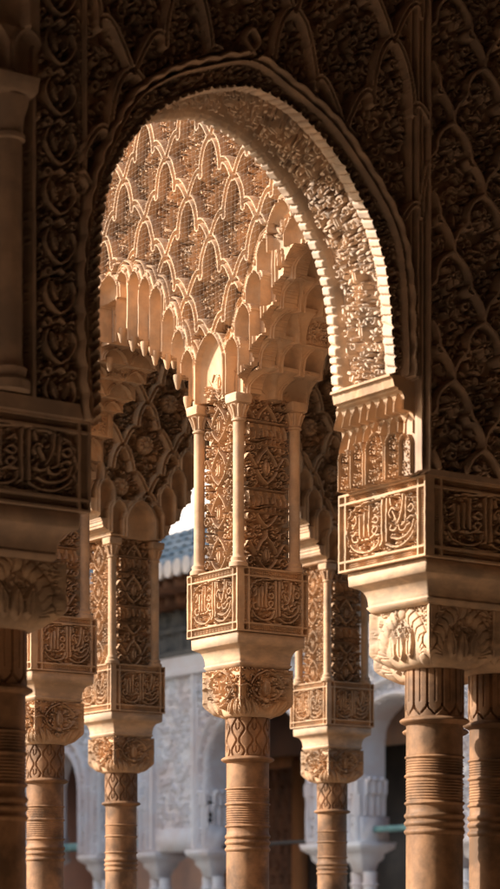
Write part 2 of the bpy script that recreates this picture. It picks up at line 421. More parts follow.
# ---- the inscription
def inscription(w, h, res, depth=.018, seed=1):
    cv = Cv(w, h, res, 0.)
    k_ = h/.295
    def U(x, y):    # drawing units 0..100 x 0..100 inside the frame
        return (.095*w+x/100*.81*w, .145*h+y/100*.71*h)
    def S(pts, r=.0054, n=6, hh=1.): cv.stroke(catmull([U(*p) for p in pts], n), r*k_, depth*hh, .0032, 0., round_=False, bev=.0022)
    ata(cv, .030, depth*.74, 0., seed, .08*w, .92*w, .12*h, .88*h, g=.0034)
    a = np.linspace(0, 2*pi, 145); e = .62; lob = 1+.022*np.cos(20*a)
    px = 50+48.5*np.sign(np.cos(a))*np.abs(np.cos(a))**e*lob; py = 50+48*np.sign(np.sin(a))*np.abs(np.sin(a))**e*lob
    cv.stroke(np.array([U(x, y) for x, y in zip(px, py)]), .0046*k_, depth, .004, 0, round_=False, bev=.0025)
    # strokes of the motto
    S([(12, 44), (8, 40), (10, 31), (16, 30), (18, 38), (19, 54)])
    S([(19, 74), (19, 40), (22, 31)]); S([(26, 80), (25, 42), (27, 31), (22, 31)]); S([(33, 90), (32, 44), (34, 31), (27, 31)])
    S([(6, 26), (12, 15), (24, 8), (36, 9), (45, 17), (47, 30)]); S([(34, 31), (40, 36), (45, 46), (41, 50), (37, 43), (42, 35), (47, 34)])
    S([(37, 60), (43, 56), (46, 62), (42, 68), (38, 64)]); S([(39, 78), (44, 84), (46, 76)])
    S([(51, 94), (50.5, 56), (51, 22), (48, 14)], .0062); S([(57.5, 94), (57, 56), (57.5, 16)], .0062)
    S([(62, 93), (65, 74), (70, 56), (73, 44), (69, 36), (63, 38), (64, 46)], .0058); S([(80, 95), (79, 74), (76, 58), (72, 46)], .0058)
    S([(85, 90), (84, 66), (83, 48), (78, 42)])
    S([(87, 70), (92, 75), (95, 68), (91, 62), (87, 66)]); S([(86, 50), (92, 55), (95, 48), (90, 42), (86, 46)])
    S([(95, 47), (92, 32), (84, 22), (73, 19), (64, 24)]); S([(74, 43), (76, 34), (82, 33), (86, 40), (90, 42)])
    S([(57, 14), (66, 7), (79, 7), (90, 17), (95, 27)]); S([(63, 60), (61, 68), (65, 76), (69, 72)]); S([(10, 58), (14, 64), (13, 76), (9, 70)])
    for p in ((20, 20), (33, 19), (69, 28), (89, 83), (61, 50), (46, 74), (74, 74), (27, 90)): cv.disc(*U(*p), .0052*k_, depth*.95, .003, 0, bev=.003)
    X, Y = np.meshgrid(cv.x, cv.y)
    inx = np.minimum(X, w-X); iny = np.minimum(Y, h-Y)
    bx, by = .085*w, .13*h
    out = (inx < bx) | (iny < by)
    band = depth*(.66+.2*np.sin((X+Y)*2*pi/.016)*np.sin((X-Y)*2*pi/.016))
    cv.H = np.where(out, band, cv.H)
    for d, q in ((bx, inx), (by, iny)):
        for c0 in (.0035, d): k = np.abs(q-c0) < .0048; cv.H[k] = depth*1.05
    fr = np.minimum(inx, iny); cv.H[fr < .009] = depth*1.05
    for cx in (bx*.55, w-bx*.55):
        for cy in (by*.55, h-by*.55): cv.rect(cx-.009, cx+.009, cy-.009, cy+.009, 0.)
    cv.noise(.0012, seed, .02)
    return cv
# ================================================================== setting
def struct(name, mb, m): return tag(mb.build(name, m), kind='structure')
struct('court_ground', MB().box(-90, 140, -120, 160, -.3, 0), M_GROUND)
struct('gallery_floor', MB().box(-9.4, 3.4, -10.4, -1.3, 0.004, .06), M_PAVE)
struct('pavilion_floor', MB().box(-.35, 4.2, -1.3, 4.3, .004, .06), M_PAVE)
struct('far_gallery_floor', MB().box(14.6, 18.6, 14, 34, .004, .08), M_WHITE)
BLK0, BLK1 = 2.941, 3.236        # inscription blocks
# ================================================================== near gallery wall
ARCH = catmull([(-2.0, 3.236), (-2.003, 3.42), (-2.003, 3.62), (-2.0, 3.79), (-1.985, 3.93), (-1.945, 4.07), (-1.885, 4.18), (-1.79, 4.29), (-1.67, 4.375), (-1.54, 4.435),
                (-1.39, 4.472), (-1.24, 4.452), (-1.12, 4.395), (-1.0, 4.30), (-.91, 4.19), (-.84, 4.085), (-.795, 3.97), (-.772, 3.85), (-.757, 3.72), (-.748, 3.64), (-.743, 3.584)], 6)
def offset_curve(P, d):
    T = np.gradient(P, axis=0); T /= np.linalg.norm(T, axis=1)[:, None]
    return P+d*np.c_[-T[:, 1], T[:, 0]]         # to the left of travel = outside of the arch
def in_poly(X, Y, P):
    ins = np.zeros(X.shape, bool); n = len(P)
    for i in range(n):
        x1, y1 = P[i]; x2, y2 = P[(i+1) % n]
        if y1 == y2: continue
        c = ((Y > y1) != (Y > y2)) & (X < (x2-x1)*(Y-y1)/(y2-y1)+x1); ins ^= c
    return ins
YF, YB = -2.05, -1.69
gw = empty('arcade_wall', (-1.3, YF, 3.236), 'dark carved gallery wall in shadow whose pointed arch frames the whole view', 'wall')
X0, Z0, WW, HH = -2.75, 3.236, 3.2, 2.07
cv = Cv(WW, HH, .0036)
GX, GZ = np.meshgrid(cv.x+X0, cv.y+Z0)
def loc(P): return np.asarray(P, float)-np.array([X0, Z0])
T1 = ata_tile(.84, 1.0, .0036, .050, .048, 0., 11)
fill_tile(cv, T1)
OUT = catmull([(-2.052, 3.236), (-2.07, 3.45), (-2.075, 3.62), (-2.07, 3.80), (-2.04, 3.97), (-1.985, 4.13), (-1.88, 4.32), (-1.75, 4.43), (-1.596, 4.505), (-1.39, 4.57),
               (-1.22, 4.515), (-1.045, 4.433), (-.91, 4.315), (-.80, 4.195), (-.722, 4.06), (-.690, 3.89), (-.682, 3.71), (-.682, 3.55), (-.682, 3.236)], 8)
sp_zone = (GX > -2.05) & (GX < -.70)
# spandrel: large lobed interlace
sebka(cv, -1.22-X0, 4.76-Z0, .44, .36, .017, .080, lambda x, z: -2.2 < x+X0 < -.6 and z+Z0 > 3.9, hg=.0)
# right hand panel: interlaced S scrolls with star flowers
xs = -.60-X0
k = cv.x > xs
fill_tile(cv, ata_tile(.60, .94, .0036, .050, .042, 0., 12), where=np.broadcast_to(k, cv.H.shape))
W2, H2 = .30, .235
for gg in (.006, 0.):
    for j in range(-1, 10):
        for i in range(-1, 4):
            px, pz = -.335-X0+(i+.5*(j % 2))*W2, .12+j*H2
            if px < xs-.15: continue
            for sg in (1, -1):
                P = catmull(np.array([(0, 0), (.05, -.035), (.078, -.075), (.085, -.115), (.10, -.135), (.128, -.165), (.146, -.20), (.15, -.235)])*[sg, 1]+[px, pz], 5)
                P = P[P[:, 0] > xs+.012]
                if len(P) > 2: cv.stroke(P, .0100, .066, gg, 0, round_=False, bev=.004)
                q = spiral(px+sg*.083, pz-.125, .024, 1.2, pi*(.0 if sg > 0 else 1), -sg)
                if q[:, 0].min() > xs+.01: cv.stroke(q, .0062, .064, gg, 0, round_=False, bev=.003)
            for cxx, czz in ((px, pz-.085),):
                if cxx > xs+.03:
                    for a in range(6): cv.leaf(cxx, czz, a*pi/3+.5, .052, .013, .060, gg, 0)
                    cv.disc(cxx, czz, .011, .066, .002, 0)
# left pilaster panel: pairs of palmettes
kl = (GX > -2.235) & (GX < -2.075); cv.H[kl] = 0
LP = Cv(.152, HH, .0036)
hf = Cv(.076, HH, .0036)
ata(hf, .040, .055, 0., 17, g=.0045)
for j in range(14):
    z = .03+j*.16
    hf.leaf(.076, z, pi/2, .085, .016, .066, .006, 0, bev=.006); hf.leaf(.072, z+.02, pi/2+.75, .075, .014, .064, .006, 0, bend=-.5, bev=.006)
    hf.stroke(catmull([(.076, z-.02), (.045, z+.0), (.02, z+.045), (.035, z+.09), (.076, z+.125)], 5), .0065, .064, .005, 0, round_=False, bev=.003)
    hf.stroke(spiral(.03, z+.105, .018, 1.1, 0, 1), .0055, .062, .005, 0, round_=False, bev=.003)
Hl = np.hstack([hf.H, hf.H[:, ::-1][:, 1:]]); i0 = int(round((-2.226-X0)/cv.rx))
cv.H[:min(cv.ny, Hl.shape[0]), i0:i0+Hl.shape[1]] = Hl[:cv.ny]
# archivolt between rim and opening: fine scale pattern
hole_o = np.vstack([offset_curve(ARCH, .010), [(-.650, 3.56), (-.650, 3.236)]]); hole_o[0] = (-2.02, 3.2)
inside_out = in_poly(GX, GZ, np.vstack([OUT, [(-.682, 3.0), (-2.052, 3.0)]]))
band = inside_out
fill_tile(cv, ata_tile(.24, .24, .0036, .028, .045, .0, 13), where=band)
# left-hand neighbours: mouldings that frame the panels
def vfillet(x0, x1, h, z0=0, z1=None):
    cv.rect(x0-X0, x1-X0, z0, HH if z1 is None else z1, h, bev=.006)
for a, b, h in ((-2.262, -2.235, .066), (-2.08, -2.068, .060), (-2.066, -2.047, .070), (-.700, -.680, .064), (-.676, -.655, .076), (-.652, -.628, .068), (-.625, -.606, .084)):
    vfillet(a, b, h)
k = (GX < -2.262) & (GX > -2.5); cv.H[k] = .02
# horizontal sill above the inscription on the left
k = (GX < -2.06) & (GZ < 3.236+.05); cv.H[k] = .065
k = (GX > -.6) & (GZ < 3.236+.022); cv.H[k] = .05
# scalloped outer rim
t = np.linspace(0, 1, len(OUT)); nsc = 34
L_ = np.r_[0, np.cumsum(np.hypot(*np.diff(OUT, axis=0).T))]
OF = np.array([[np.interp(s, L_, OUT[:, 0]), np.interp(s, L_, OUT[:, 1])] for s in np.linspace(0, L_[-1], 400)])
sarr = np.linspace(0, L_[-1], 400)
sc = .008*np.abs(np.sin(sarr/.085*pi))
RIM = offset_curve(OF, 0); Tn = np.gradient(RIM, axis=0); Tn /= np.linalg.norm(Tn, axis=1)[:, None]
RIM = RIM+(sc-.006)[:, None]*np.c_[-Tn[:, 1], Tn[:, 0]]
cv.stroke(loc(RIM), .0125, .085, .004, 0, round_=True)
cv.stroke(loc(offset_curve(OF, -.024)), .006, .07, .003, .01)
# knot at the crown
cv.stroke(loc(catmull([(-1.40, 4.575), (-1.36, 4.62), (-1.39, 4.66), (-1.42, 4.62), (-1.38, 4.575)], 6)), .013, .07, .003, .0)
cv.noise(.002, 5, .06)
hole = in_poly(GX, GZ, np.vstack([hole_o, [(-.650, 3.0), (-2.03, 3.0)]]))
P = plane_P(cv, (X0, YF+.045, Z0), (1, 0, 0), (0, -1, 0))
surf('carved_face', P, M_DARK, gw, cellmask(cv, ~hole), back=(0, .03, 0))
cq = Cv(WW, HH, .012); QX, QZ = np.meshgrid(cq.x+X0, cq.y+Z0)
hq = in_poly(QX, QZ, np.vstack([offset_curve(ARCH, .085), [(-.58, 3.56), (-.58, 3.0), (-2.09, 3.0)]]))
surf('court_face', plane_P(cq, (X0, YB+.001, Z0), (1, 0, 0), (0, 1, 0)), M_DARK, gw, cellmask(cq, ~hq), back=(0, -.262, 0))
# engaged colonnette at the left with its own capital
mb = MB(); cx, cy = -2.335, YF-.005
mb.lathe(cx, cy, [(3.29, .07), (3.32, .07), (3.335, .055), (3.36, .06), (3.375, .046), (3.4, .044), (4.08, .043)], 28)
o = mb.build('colonnette', M_DARK, gw, True)
mb = MB(); mb.lathe(cx, cy, [(4.08, .045), (4.085, .054), (4.1, .054), (4.105, .045), (4.16, .052), (4.2, .064), (4.215, .066)], 28)
mb.sqlathe(cx, cy, [(4.215, .058, .058), (4.23, .07, .07), (4.275, .075, .075), (4.28, .07, .07)])
mb.build('capital', M_DARK, o, True)
# stalactite cells over that colonnette
c2 = Cv(.5, .62, .004, .06)
for r_, zz, n_, off in ((0, .02, 4, 0), (1, .16, 3, .06), (2, .30, 3, 0), (3, .44, 2, .08)):
    for i in range(n_): niche(c2, .08+off+i*.125, zz, zz+.13, .05, .045, .009, .012, base=.06+.02*r_)
surf('stalactite_cells', plane_P(c2, (-2.74, YF+.02, 4.285), (1, 0, 0), (0, -1, 0)), M_DARK, gw, back=(0, .1, 0))
# rest of the wall out of the frame
mb = MB()
mb.box(-9, 3.2, -2.02, YB, Z0+HH, 6.3); mb.box(.45, 3.2, -2.02, YB, 3.236, Z0+HH-.002)
mb.box(-9, -2.752, -2.02, YB, 4.7, Z0+HH-.002)
for a, b in ((-3.3, -2.752), (-5.4, -4.9), (-7.5, -7.0), (-9, -8.6)): mb.box(a, b, -2.02, YB, 3.236, 4.698)
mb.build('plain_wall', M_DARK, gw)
# ---- soffit of the near arch
L_ = np.r_[0, np.cumsum(np.hypot(*np.diff(ARCH, axis=0).T))]; Lt = L_[-1]
c3 = Cv(Lt, YB-YF, .0034, 0.)
T3 = Cv(Lt, .215, .0034, 0.)
ata(T3, .044, .052, 0., 31, g=.0050)
# central row of pine cones and rosettes along the band
for i in range(int(Lt/.2)+1):
    x = .1+i*.2
    for q in range(9): T3.leaf(x, .108, q*2*pi/9, .048, .0095, .055, .005, 0, vein=False, bev=.004)
    T3.disc(x, .108, .010, .056, .002, 0)
    T3.leaf(x+.1-.035, .108, 0, .075, .02, .055, .006, 0, bev=.008)
T3.noise(.0014, 3, .03)
by = int(round(.078/c3.ry)); c3.H[by:by+T3.ny] = T3.H[:c3.ny-by]
XX, YY = np.meshgrid(c3.x, c3.y)
wrp = np.interp(c3.x, np.linspace(0, Lt, 90), np.random.RandomState(9).rand(90)*.020)[None, :]
dent = lambda p, ph, sk: np.clip(1.5*np.abs(np.sin((XX+wrp+sk*YY+ph)*pi/p))**.8, 0, 1)**.7
jit = np.interp(c3.x, np.linspace(0, Lt, 60), np.random.RandomState(4).rand(60)*.010)[None, :]
f_ = YY < .074; c3.H = np.where(f_, np.where(YY < .058, .048+(.012+jit*.5)*dent(.035, 0, .25)*np.clip((.062-YY)/.012, 0, 1), .010), c3.H)
b_ = YY > .293; c3.H = np.where(b_, .020, c3.H)
b2 = YY > .312; c3.H = np.where(b2, .052+(.014+jit*.6)*dent(.036, .01, .2)*np.clip((YY-.312)/.012, 0, 1), c3.H)
Ax = np.interp(c3.x, L_, ARCH[:, 0]); Az = np.interp(c3.x, L_, ARCH[:, 1])
A2 = np.c_[Ax, Az]; Tn = np.gradient(A2, axis=0); Tn /= np.linalg.norm(Tn, axis=1)[:, None]; Nn = np.c_[Tn[:, 1], -Tn[:, 0]]     # into the opening
Hm = c3.H-.052
P = np.empty((c3.ny, c3.nx, 3))
P[..., 0] = Ax[None, :]+Hm*Nn[None, :, 0]; P[..., 2] = Az[None, :]+Hm*Nn[None, :, 1]; P[..., 1] = (YF-.004+c3.y)[:, None]
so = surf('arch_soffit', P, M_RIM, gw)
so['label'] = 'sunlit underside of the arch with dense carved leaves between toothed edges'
# small teeth on the face along the opening
mb = MB()
for s in np.arange(.02, Lt-.02, .047):
    x, z = np.interp(s, L_, ARCH[:, 0]), np.interp(s, L_, ARCH[:, 1])
# ---- stalactite capital under the springing on the right
c4 = Cv(.50, .345, .0028, .0)
hz = np.interp(c4.y, [0, .155, .225, .226, .290, .294, .345], [.008, .008, .034, .050, .082, .112, .130])[:, None]*np.ones((1, c4.nx)); c4.H = hz.copy()
T4 = ata_tile(.1, .3, .0028, .026, .034, .0, 41)
for i, (x, w_, h_) in enumerate(((.045, .028, .15), (.135, .034, .165), (.255, .050, .185), (.37, .034, .165), (.455, .028, .15))):
    q = c4.win(x-w_-.01, x+w_+.01, 0, h_)
    js, is_, X, Y = q
    zs = h_-w_*1.2; hf = np.where(Y < zs, w_, w_*np.sqrt(np.clip(1-((Y-zs)/(w_*1.2))**2, 0, 1)))
    m = np.abs(X-x) < hf
    A = c4.H[js, is_]; TT = np.tile(T4, (3, 3))[:A.shape[0], :A.shape[1]]
    A[m] = -.004+TT[m]
    for sg in (-1, 1):      # colonnettes between
        c4.stroke(np.array([(x+sg*(w_+.008), 0), (x+sg*(w_+.008), zs)]), .008, .038, .002, .0)
    c4.stroke(np.c_[arch_outline(w_+.006, zs, w_*1.25)[:, 0]+x, arch_outline(w_+.006, zs, w_*1.25)[:, 1]], .006, .040, 0, 0.)
for x, zb, zh, w_ in ((.03, .15, .218, .024), (.09, .15, .218, .024), (.195, .17, .218, .022), (.312, .17, .218, .022), (.41, .15, .218, .024), (.47, .15, .218, .024), (.255, .19, .222, .02), (.135, .17, .222, .018), (.37, .17, .222, .018)):
    niche(c4, x, zb, zh, w_, .040, .006, .010, base=np.interp((zb+zh)/2, c4.y, hz[:, 0]))
for x in np.arange(.03, .49, .0625):
    niche(c4, x, .228, .286, .0235, .045, .006, .010, base=.066)
YY = c4.y[:, None]
c4.H = np.where((YY > .294) & (YY < .302), .098, c4.H); c4.H = np.where(YY > .334, .138, c4.H)
c4.noise(.0012, 8, .02)
P = plane_P(c4, (-.626, -1.535, 3.236), (0, -1, 0), (-1, 0, 0))
P[..., 1] += np.interp(c4.y, [0, .15, .288, .294, .345], [-.06, -.06, -.11, -.14, -.15])[:, None]*np.linspace(1, 0, c4.nx)[None, :]
o = surf('stalactite_capital', P, M_STUCCO, gw, back=(.01, 0, 0))
o['label'] = 'sunlit stalactite capital of small niches under the springing of the arch'
# ================================================================== blocks with inscriptions, mouldings, columns
INS = inscription(.515, .295, .0026, .032, 3)
INS3 = inscription(.370, .295, .0030, .030, 6)
INS2 = inscription(.41, .295, .0030, .030, 4)
def panel(name, cvx, O, e1, n, m, parent, label=None, back=.01):
    o = surf(name, plane_P(cvx, O, e1, n), m, parent, back=tuple(-np.array(n)*back))
    if label: o['label'] = label
    return o
def cushion(mb, x0, x1, y0, y1, z1=BLK0, z0=2.785, i0=.018, i1=.055):
    cx, cy, hx, hy = (x0+x1)/2, (y0+y1)/2, (x1-x0)/2, (y1-y0)/2
    pr = [(z0, i1+.012), (z0+.018, i1), (z0+.022, i1), (z0+.024, i1+.006)]
    for t in np.linspace(0, 1, 8): pr.append((z0+.03+t*.07, i1+.004-(i1-i0)*(1-math.sqrt(1-t*t))))
    pr += [(z0+.105, i0-.004), (z1-.003, i0-.006)]
    mb.sqlathe(cx, cy, [(z, hx-i, hy-i) for z, i in pr], b=.006)
    return mb
def capital(parent, cx, cy, z0, z1, hw, rad, m, style='fine', res=.0034):
    """cube above, drawn in to the round necking below; carved all round"""
    h = z1-z0; c = Cv(2*hw, h, res, 0.)
    if style == 'fine':
        half = Cv(hw, h, res, 0.); ata(half, .034, .030, 0., 51, y0=.06, g=.0042)
        half.stroke(catmull([(hw, h*.97), (hw*.62, h*.84), (hw*.42, h*.62), (hw*.62, h*.42), (hw*.9, h*.34)], 6), .0052, .032, .004, 0, round_=False, bev=.003)
        half.stroke(catmull([(0, h*.60), (hw*.25, h*.66), (hw*.42, h*.62)], 6), .005, .032, .004, 0, round_=False, bev=.003)
        half.leaf(hw*.97, h*.42, pi/2, h*.42, .015, .032, .005, 0, bev=.006)
        for x, bd in ((.12, -.3), (.40, .3), (.70, .35)): half.leaf(hw*x, .008, pi/2+bd*.5, .085, .019, .020, .005, 0, bend=bd)
        half.disc(hw*.97, .075, .014, .026, .004, 0)
        c.H = np.hstack([half.H, half.H[:, ::-1][:, 1:]])[:, :c.nx]
        if c.H.shape[1] < c.nx: c.H = np.pad(c.H, ((0, 0), (0, c.nx-c.H.shape[1])), 'edge')
    else:
        ata(c, .034, .011, 0., 57, y0=h*.5, g=.004)
        for sg in (1, -1):
            X_ = lambda t: hw+sg*hw*t
            P = catmull([(X_(.78), .03), (X_(.80), h*.35), (X_(.55), h*.68), (X_(.18), h*.93), (X_(.03), h*.97)], 8)
            for w_, hh in ((.032, .014),):
                c.stroke(P, w_, hh, .005, 0, round_=True)
            for k_ in range(3, len(P)-2, 3):
                a = P[k_]; d = P[k_+1]-P[k_-1]; d /= np.linalg.norm(d); nrm = np.array([-d[1], d[0]])
                c.groove(np.array([a-nrm*.032-d*.012, a+nrm*.004, a+nrm*.030-d*.012]), .0035, .007)
            c.leaf(X_(.30), .03, pi/2+sg*.25, h*.5, .030, .017, .005, 0, bend=-sg*.4); c.disc(X_(.93), h*.42, .026, .015, .005, 0); c.disc(X_(.93), h*.42, .012, .021, .002, .013)
        c.leaf(hw, .02, pi/2, h*.55, .03, .02, .005, 0)
    nx = c.nx; rows = []
    q = np.linspace(-1, 1, nx)
    zt = c.y/h
    for j in range(c.ny):
        t = np.clip((.34-zt[j])/.34, 0, 1); f = t**2.0; sc = hw+(rad-hw)*(1-math.sqrt(max(0, 1-t**2.2)))*.95
        ring = []
        for fc in range(4):
            a0 = -pi/2+fc*pi/2
            sq = np.stack([q, -np.ones(nx)], -1)
            ang = np.arctan2(sq[:, 1], sq[:, 0]); cr = np.stack([np.cos(ang), np.sin(ang)], -1)
            rr = 1/np.maximum(np.abs(cr[:, 0]), np.abs(cr[:, 1]))
            rq = 1+(rr-1)*(1-f)
            rq = np.minimum(rq, 1.40)
            ed = np.clip((1-np.abs(q))/.10, 0, 1)*(1-f)+f
            pt = cr*(rq*sc-.018*(1-f)+c.H[j]*(1-.3*f)*ed+.026*(1-ed)*(1-f))[:, None]
            ca, sa = cos(fc*pi/2), sin(fc*pi/2)
            ring.append(np.stack([pt[:-1, 0]*ca-pt[:-1, 1]*sa, pt[:-1, 0]*sa+pt[:-1, 1]*ca], -1))
        R = np.concatenate(ring); rows.append(np.c_[cx+R[:, 0], cy+R[:, 1], np.full(len(R), z0+c.y[j])])
    return surf('capital', np.array(rows), m, parent, nx_close=True)
def cyl_relief(name, cvx, cx, cy, z0, r, m, parent, a0=0.):
    a = a0+cvx.x/cvx.w*2*pi
    R = r+cvx.H[:, :-1]; P = np.stack([cx+R*np.cos(a[:-1]), cy+R*np.sin(a[:-1]), z0+np.repeat(cvx.y[:, None], cvx.nx-1, 1)], -1)
    return surf(name, P, m, parent, nx_close=True)
def ring_prof(z, h, r, dr, n=6):
    return [(z+h*(i/n), r+dr*sin(pi*i/n)) for i in range(n+1)]
def shaft_prof(r, zt, s=1.0, zb=.30):
    pr = [(zb, r*1.06), (zb+.05, r*1.04), (1.0, r*1.02)]
    z = zt-.42
    pr += [(z, r)]
    for d in (.0, .032, .060): pr += ring_prof(z+d, .024, r, .008)
    pr += [(z+.10, r*.985)]
    for d in (.112,): pr += ring_prof(z+d, .016, r*.99, .008)
    for i in range(7): pr += ring_prof(z+.134+i*.011, .008, r*.985, .0035, 4)
    pr += ring_prof(z+.215, .016, r*.99, .008)
    for i in range(5): pr += ring_prof(z+.236+i*.010, .007, r*.985, .0035, 4)
    pr += ring_prof(z+.288, .012, r*.99, .007)
    pr += [(z+.305, r*.995), (zt, r*.995)]
    return pr
def make_column(name, cx, cy, label, group, style='fine', r=.100, zc=2.785, hw=.148):
    e = empty(name, (cx, cy, 0.06), label, 'column', group)
    zt = 2.36; zcap = zc-.222
    mb = MB(); mb.lathe(cx, cy, shaft_prof(r, zt), 48); sh = mb.build('shaft', M_MARBLE, e, True)
    mb = MB(); mb.lathe(cx, cy, ring_prof(zt-.006, .034, r*.97, .028, 10), 48); mb.build('neck_ring', M_MARBLE, e, True)
    W = 2*pi*r; hN = zcap-zt-.02+.03
    c = Cv(W, hN, .003, .006)
    if style == 'fine':
        n = 8
        for i in range(n*2):
            x = (i+.5)*W/(2*n); sg = 1 if i % 2 else -1
            z = np.linspace(-.02, hN+.02, 40)
            c.groove(np.c_[x+sg*.0125*np.sin(z*2*pi/.105), z], .0048, .0085)
        for i in range(n):
            x = (i+.5)*W/n
            for z in (.02, .125): c.groove(catmull([(x-.010, z+.03), (x-.008, z+.01), (x, z), (x+.008, z+.01), (x+.010, z+.03)], 4), .0034, .006)
    else:
        n = 12
        for i in range(n):
            x = i*W/n; d = W/n
            c.groove(np.array([(x, .05), (x, hN)]), .0042, .010)
            c.groove(catmull([(x, .052), (x+.006, .034), (x+.018, .022), (x+d*.5, .012), (x+d-.018, .022), (x+d-.006, .034), (x+d, .052)], 5), .004, .009)
            c.groove(np.array([(x+d*.5, .06), (x+d*.5, hN)]), .0025, .004)
    cyl_relief('necking', c, cx, cy, zt+.02, r*.985, M_MARBLE, e, a0=.1)
    capital(e, cx, cy, zcap, zc-.001, hw, r, M_STUCCO if style == 'fine' else M_PALE, style)
    mb = MB(); mb.sqlathe(cx, cy, [(.06, .19, .19), (.16, .19, .19), (.17, .175, .175)]); mb.lathe(cx, cy, ring_prof(.17, .05, r*1.2, .04)+[(.225, r*1.2)]+ring_prof(.235, .035, r*1.1, .025)+[(.29, r*1.1), (.31, r*1.05)], 40)
    mb.build('base', M_MARBLE, e, False)
    return e
G_COL = 'marble columns of the pavilion'
PIER = .41
def colonnette(parent, x, y, z0, z1, r, m):
    mb = MB(); mb.lathe(x, y, [(z0, r*1.7), (z0+.018, r*1.7), (z0+.026, r*1.35), (z0+.04, r*1.4), (z0+.05, r*1.05), (z0+.06, r), (z1-.125, r*.97)], 20)
    o = mb.build('colonnette', m, parent, True)
    mb = MB(); z = z1-.125
    mb.lathe(x, y, [(z, r), (z+.004, r*1.25), (z+.012, r*1.25), (z+.016, r)]+[(z+.016+t*.06, r*(1+.55*t*t)) for t in np.linspace(0, 1, 6)]+[(z+.078, r*1.5)], 20)
    for i in range(8):
        a = i*pi/4+.2; mb.tube([(x+r*1.0*cos(a), y+r*1.0*sin(a), z+.02), (x+r*1.35*cos(a), y+r*1.35*sin(a), z+.055), (x+r*1.8*cos(a), y+r*1.8*sin(a), z+.075)], [r*.2, r*.3, r*.2], 6)
    mb.sqlathe(x, y, [(z+.078, r*1.35, r*1.35), (z+.086, r*1.7, r*1.7), (z+.118, r*1.8, r*1.8), (z+.125, r*1.7, r*1.7)])
    mb.build('capital', m, o, True)
    return o
def make_pier(x, y, label):
    e = empty('inscribed_pier', (x, y, BLK0), label, 'pier', 'inscribed piers of the pavilion')
    S = PIER
    mb = MB().box(x+.033, x+S-.006, y+.033, y+S-.006, BLK0+.002, BLK1-.004); mb.build('block', M_STUCCO, e)
    panel('inscription', INS2, (x+.032, y+S, BLK0), (0, -1, 0), (-1, 0, 0), M_STUCCO, e, None, .006)
    i2 = panel('inscription', INS3, (x+.036, y+.032, BLK0), (1, 0, 0), (0, -1, 0), M_STUCCO, e, None, .006)
    mb = MB(); cushion(mb, x, x+S, y, y+S); mb.build('moulded_cushion', M_PALE, e, False)
    # upper shaft
    mb = MB().box(x+.094, x+S-.05, y+.094, y+S-.05, BLK1-.003, 4.2); mb.build('pier_core', M_STUCCO, e)
    wI = S-.15
    c = Cv(wI, .92, .0029, 0.)
    c.H = fit(ata_half(wI, .92, .0029, 61), c)
    o = panel('carved_panel', c, (x+.092, y+.065, BLK1-.003), (0, 1, 0), (-1, 0, 0), M_STUCCO, e, None, .004)
    c = Cv(wI, .92, .0029, 0.); c.H = fit(ata_half(wI, .92, .0029, 62, script=True), c)
    panel('carved_panel', c, (x+.065, y+.092, BLK1-.003), (1, 0, 0), (0, -1, 0), M_STUCCO, e, None, .01)
    for dx, dy in ((.028, .028), (.028, S-.064), (S-.064, .028)): colonnette(e, x+dx, y+dy, BLK1-.002, 4.02, .026, M_STUCCO)
    return e
def fit(H, c):
    j = np.minimum(np.arange(c.ny), H.shape[0]-1); i = np.minimum(np.arange(c.nx), H.shape[1]-1)
    return H[j][:, i]
def ata_half(w_, h_, res, seed, script=False):
    n = int(round(w_/res))+1; half = Cv(w_/2, h_, w_/(n-1), 0.)
    ata(half, .036, .056, 0., seed, g=.0042)
    # main stems: lozenges linked along the axis
    for j in range(int(h_/.2)+1):
        z = j*.2
        half.stroke(catmull([(w_/2, z), (w_*.36, z+.03), (w_*.28, z+.07), (w_*.36, z+.12), (w_/2, z+.16), (w_/2, z+.2)], 6), .0060, .062, .005, 0, round_=False, bev=.003)
        half.stroke(catmull([(0, z+.1), (w_*.1, z+.13), (w_*.2, z+.1), (w_*.28, z+.07)], 6), .0052, .061, .005, 0, round_=False, bev=.003)
        half.leaf(w_/2, z+.035, pi/2, .085, .019, .061, .005, 0, bev=.006); half.stroke(spiral(w_*.13, z+.04, .026, 1.2, 0, 1), .0054, .061, .005, 0, round_=False, bev=.003)
        half.stroke(spiral(w_*.15, z+.16, .022, 1.1, 2, -1), .0052, .061, .005, 0, round_=False, bev=.003)
    H = np.hstack([half.H, half.H[:, ::-1][:, 1:]])
    c = Cv(w_, h_, w_/(n-1), 0.); m = min(c.nx, H.shape[1]); c.H[:, :m] = H[:c.ny, :m]
    if script:
        for z in (.27, .58):
            c.rect(.01, w_-.01, z, z+.10, .028)
            for k_ in range(9):
                x = .03+k_*(w_-.06)/8; c.stroke(catmull([(x, z+.012), (x+.006*(k_ % 3), z+.05), (x-.004, z+.09-.02*(k_ % 2))], 4), .0042, .058, 0, 0, round_=False, bev=.003)
            c.stroke(catmull([(.02, z+.03), (w_*.3, z+.015), (w_*.6, z+.035), (w_-.02, z+.02)], 6), .0042, .058, .003, 0, round_=False, bev=.003)
            for zz in (z-.004, z+.104): c.stroke(np.array([(.006, zz), (w_-.006, zz)]), .004, .060, .002, 0)
    c.noise(.001, seed, .02)
    return c.H
PC = make_pier(0, 0, 'sunlit inscribed pier at the centre, the one standing clear of the others')
col = make_column('marble_column', .205, .205, 'ringed ochre column under the central sunlit inscribed pier', G_COL)
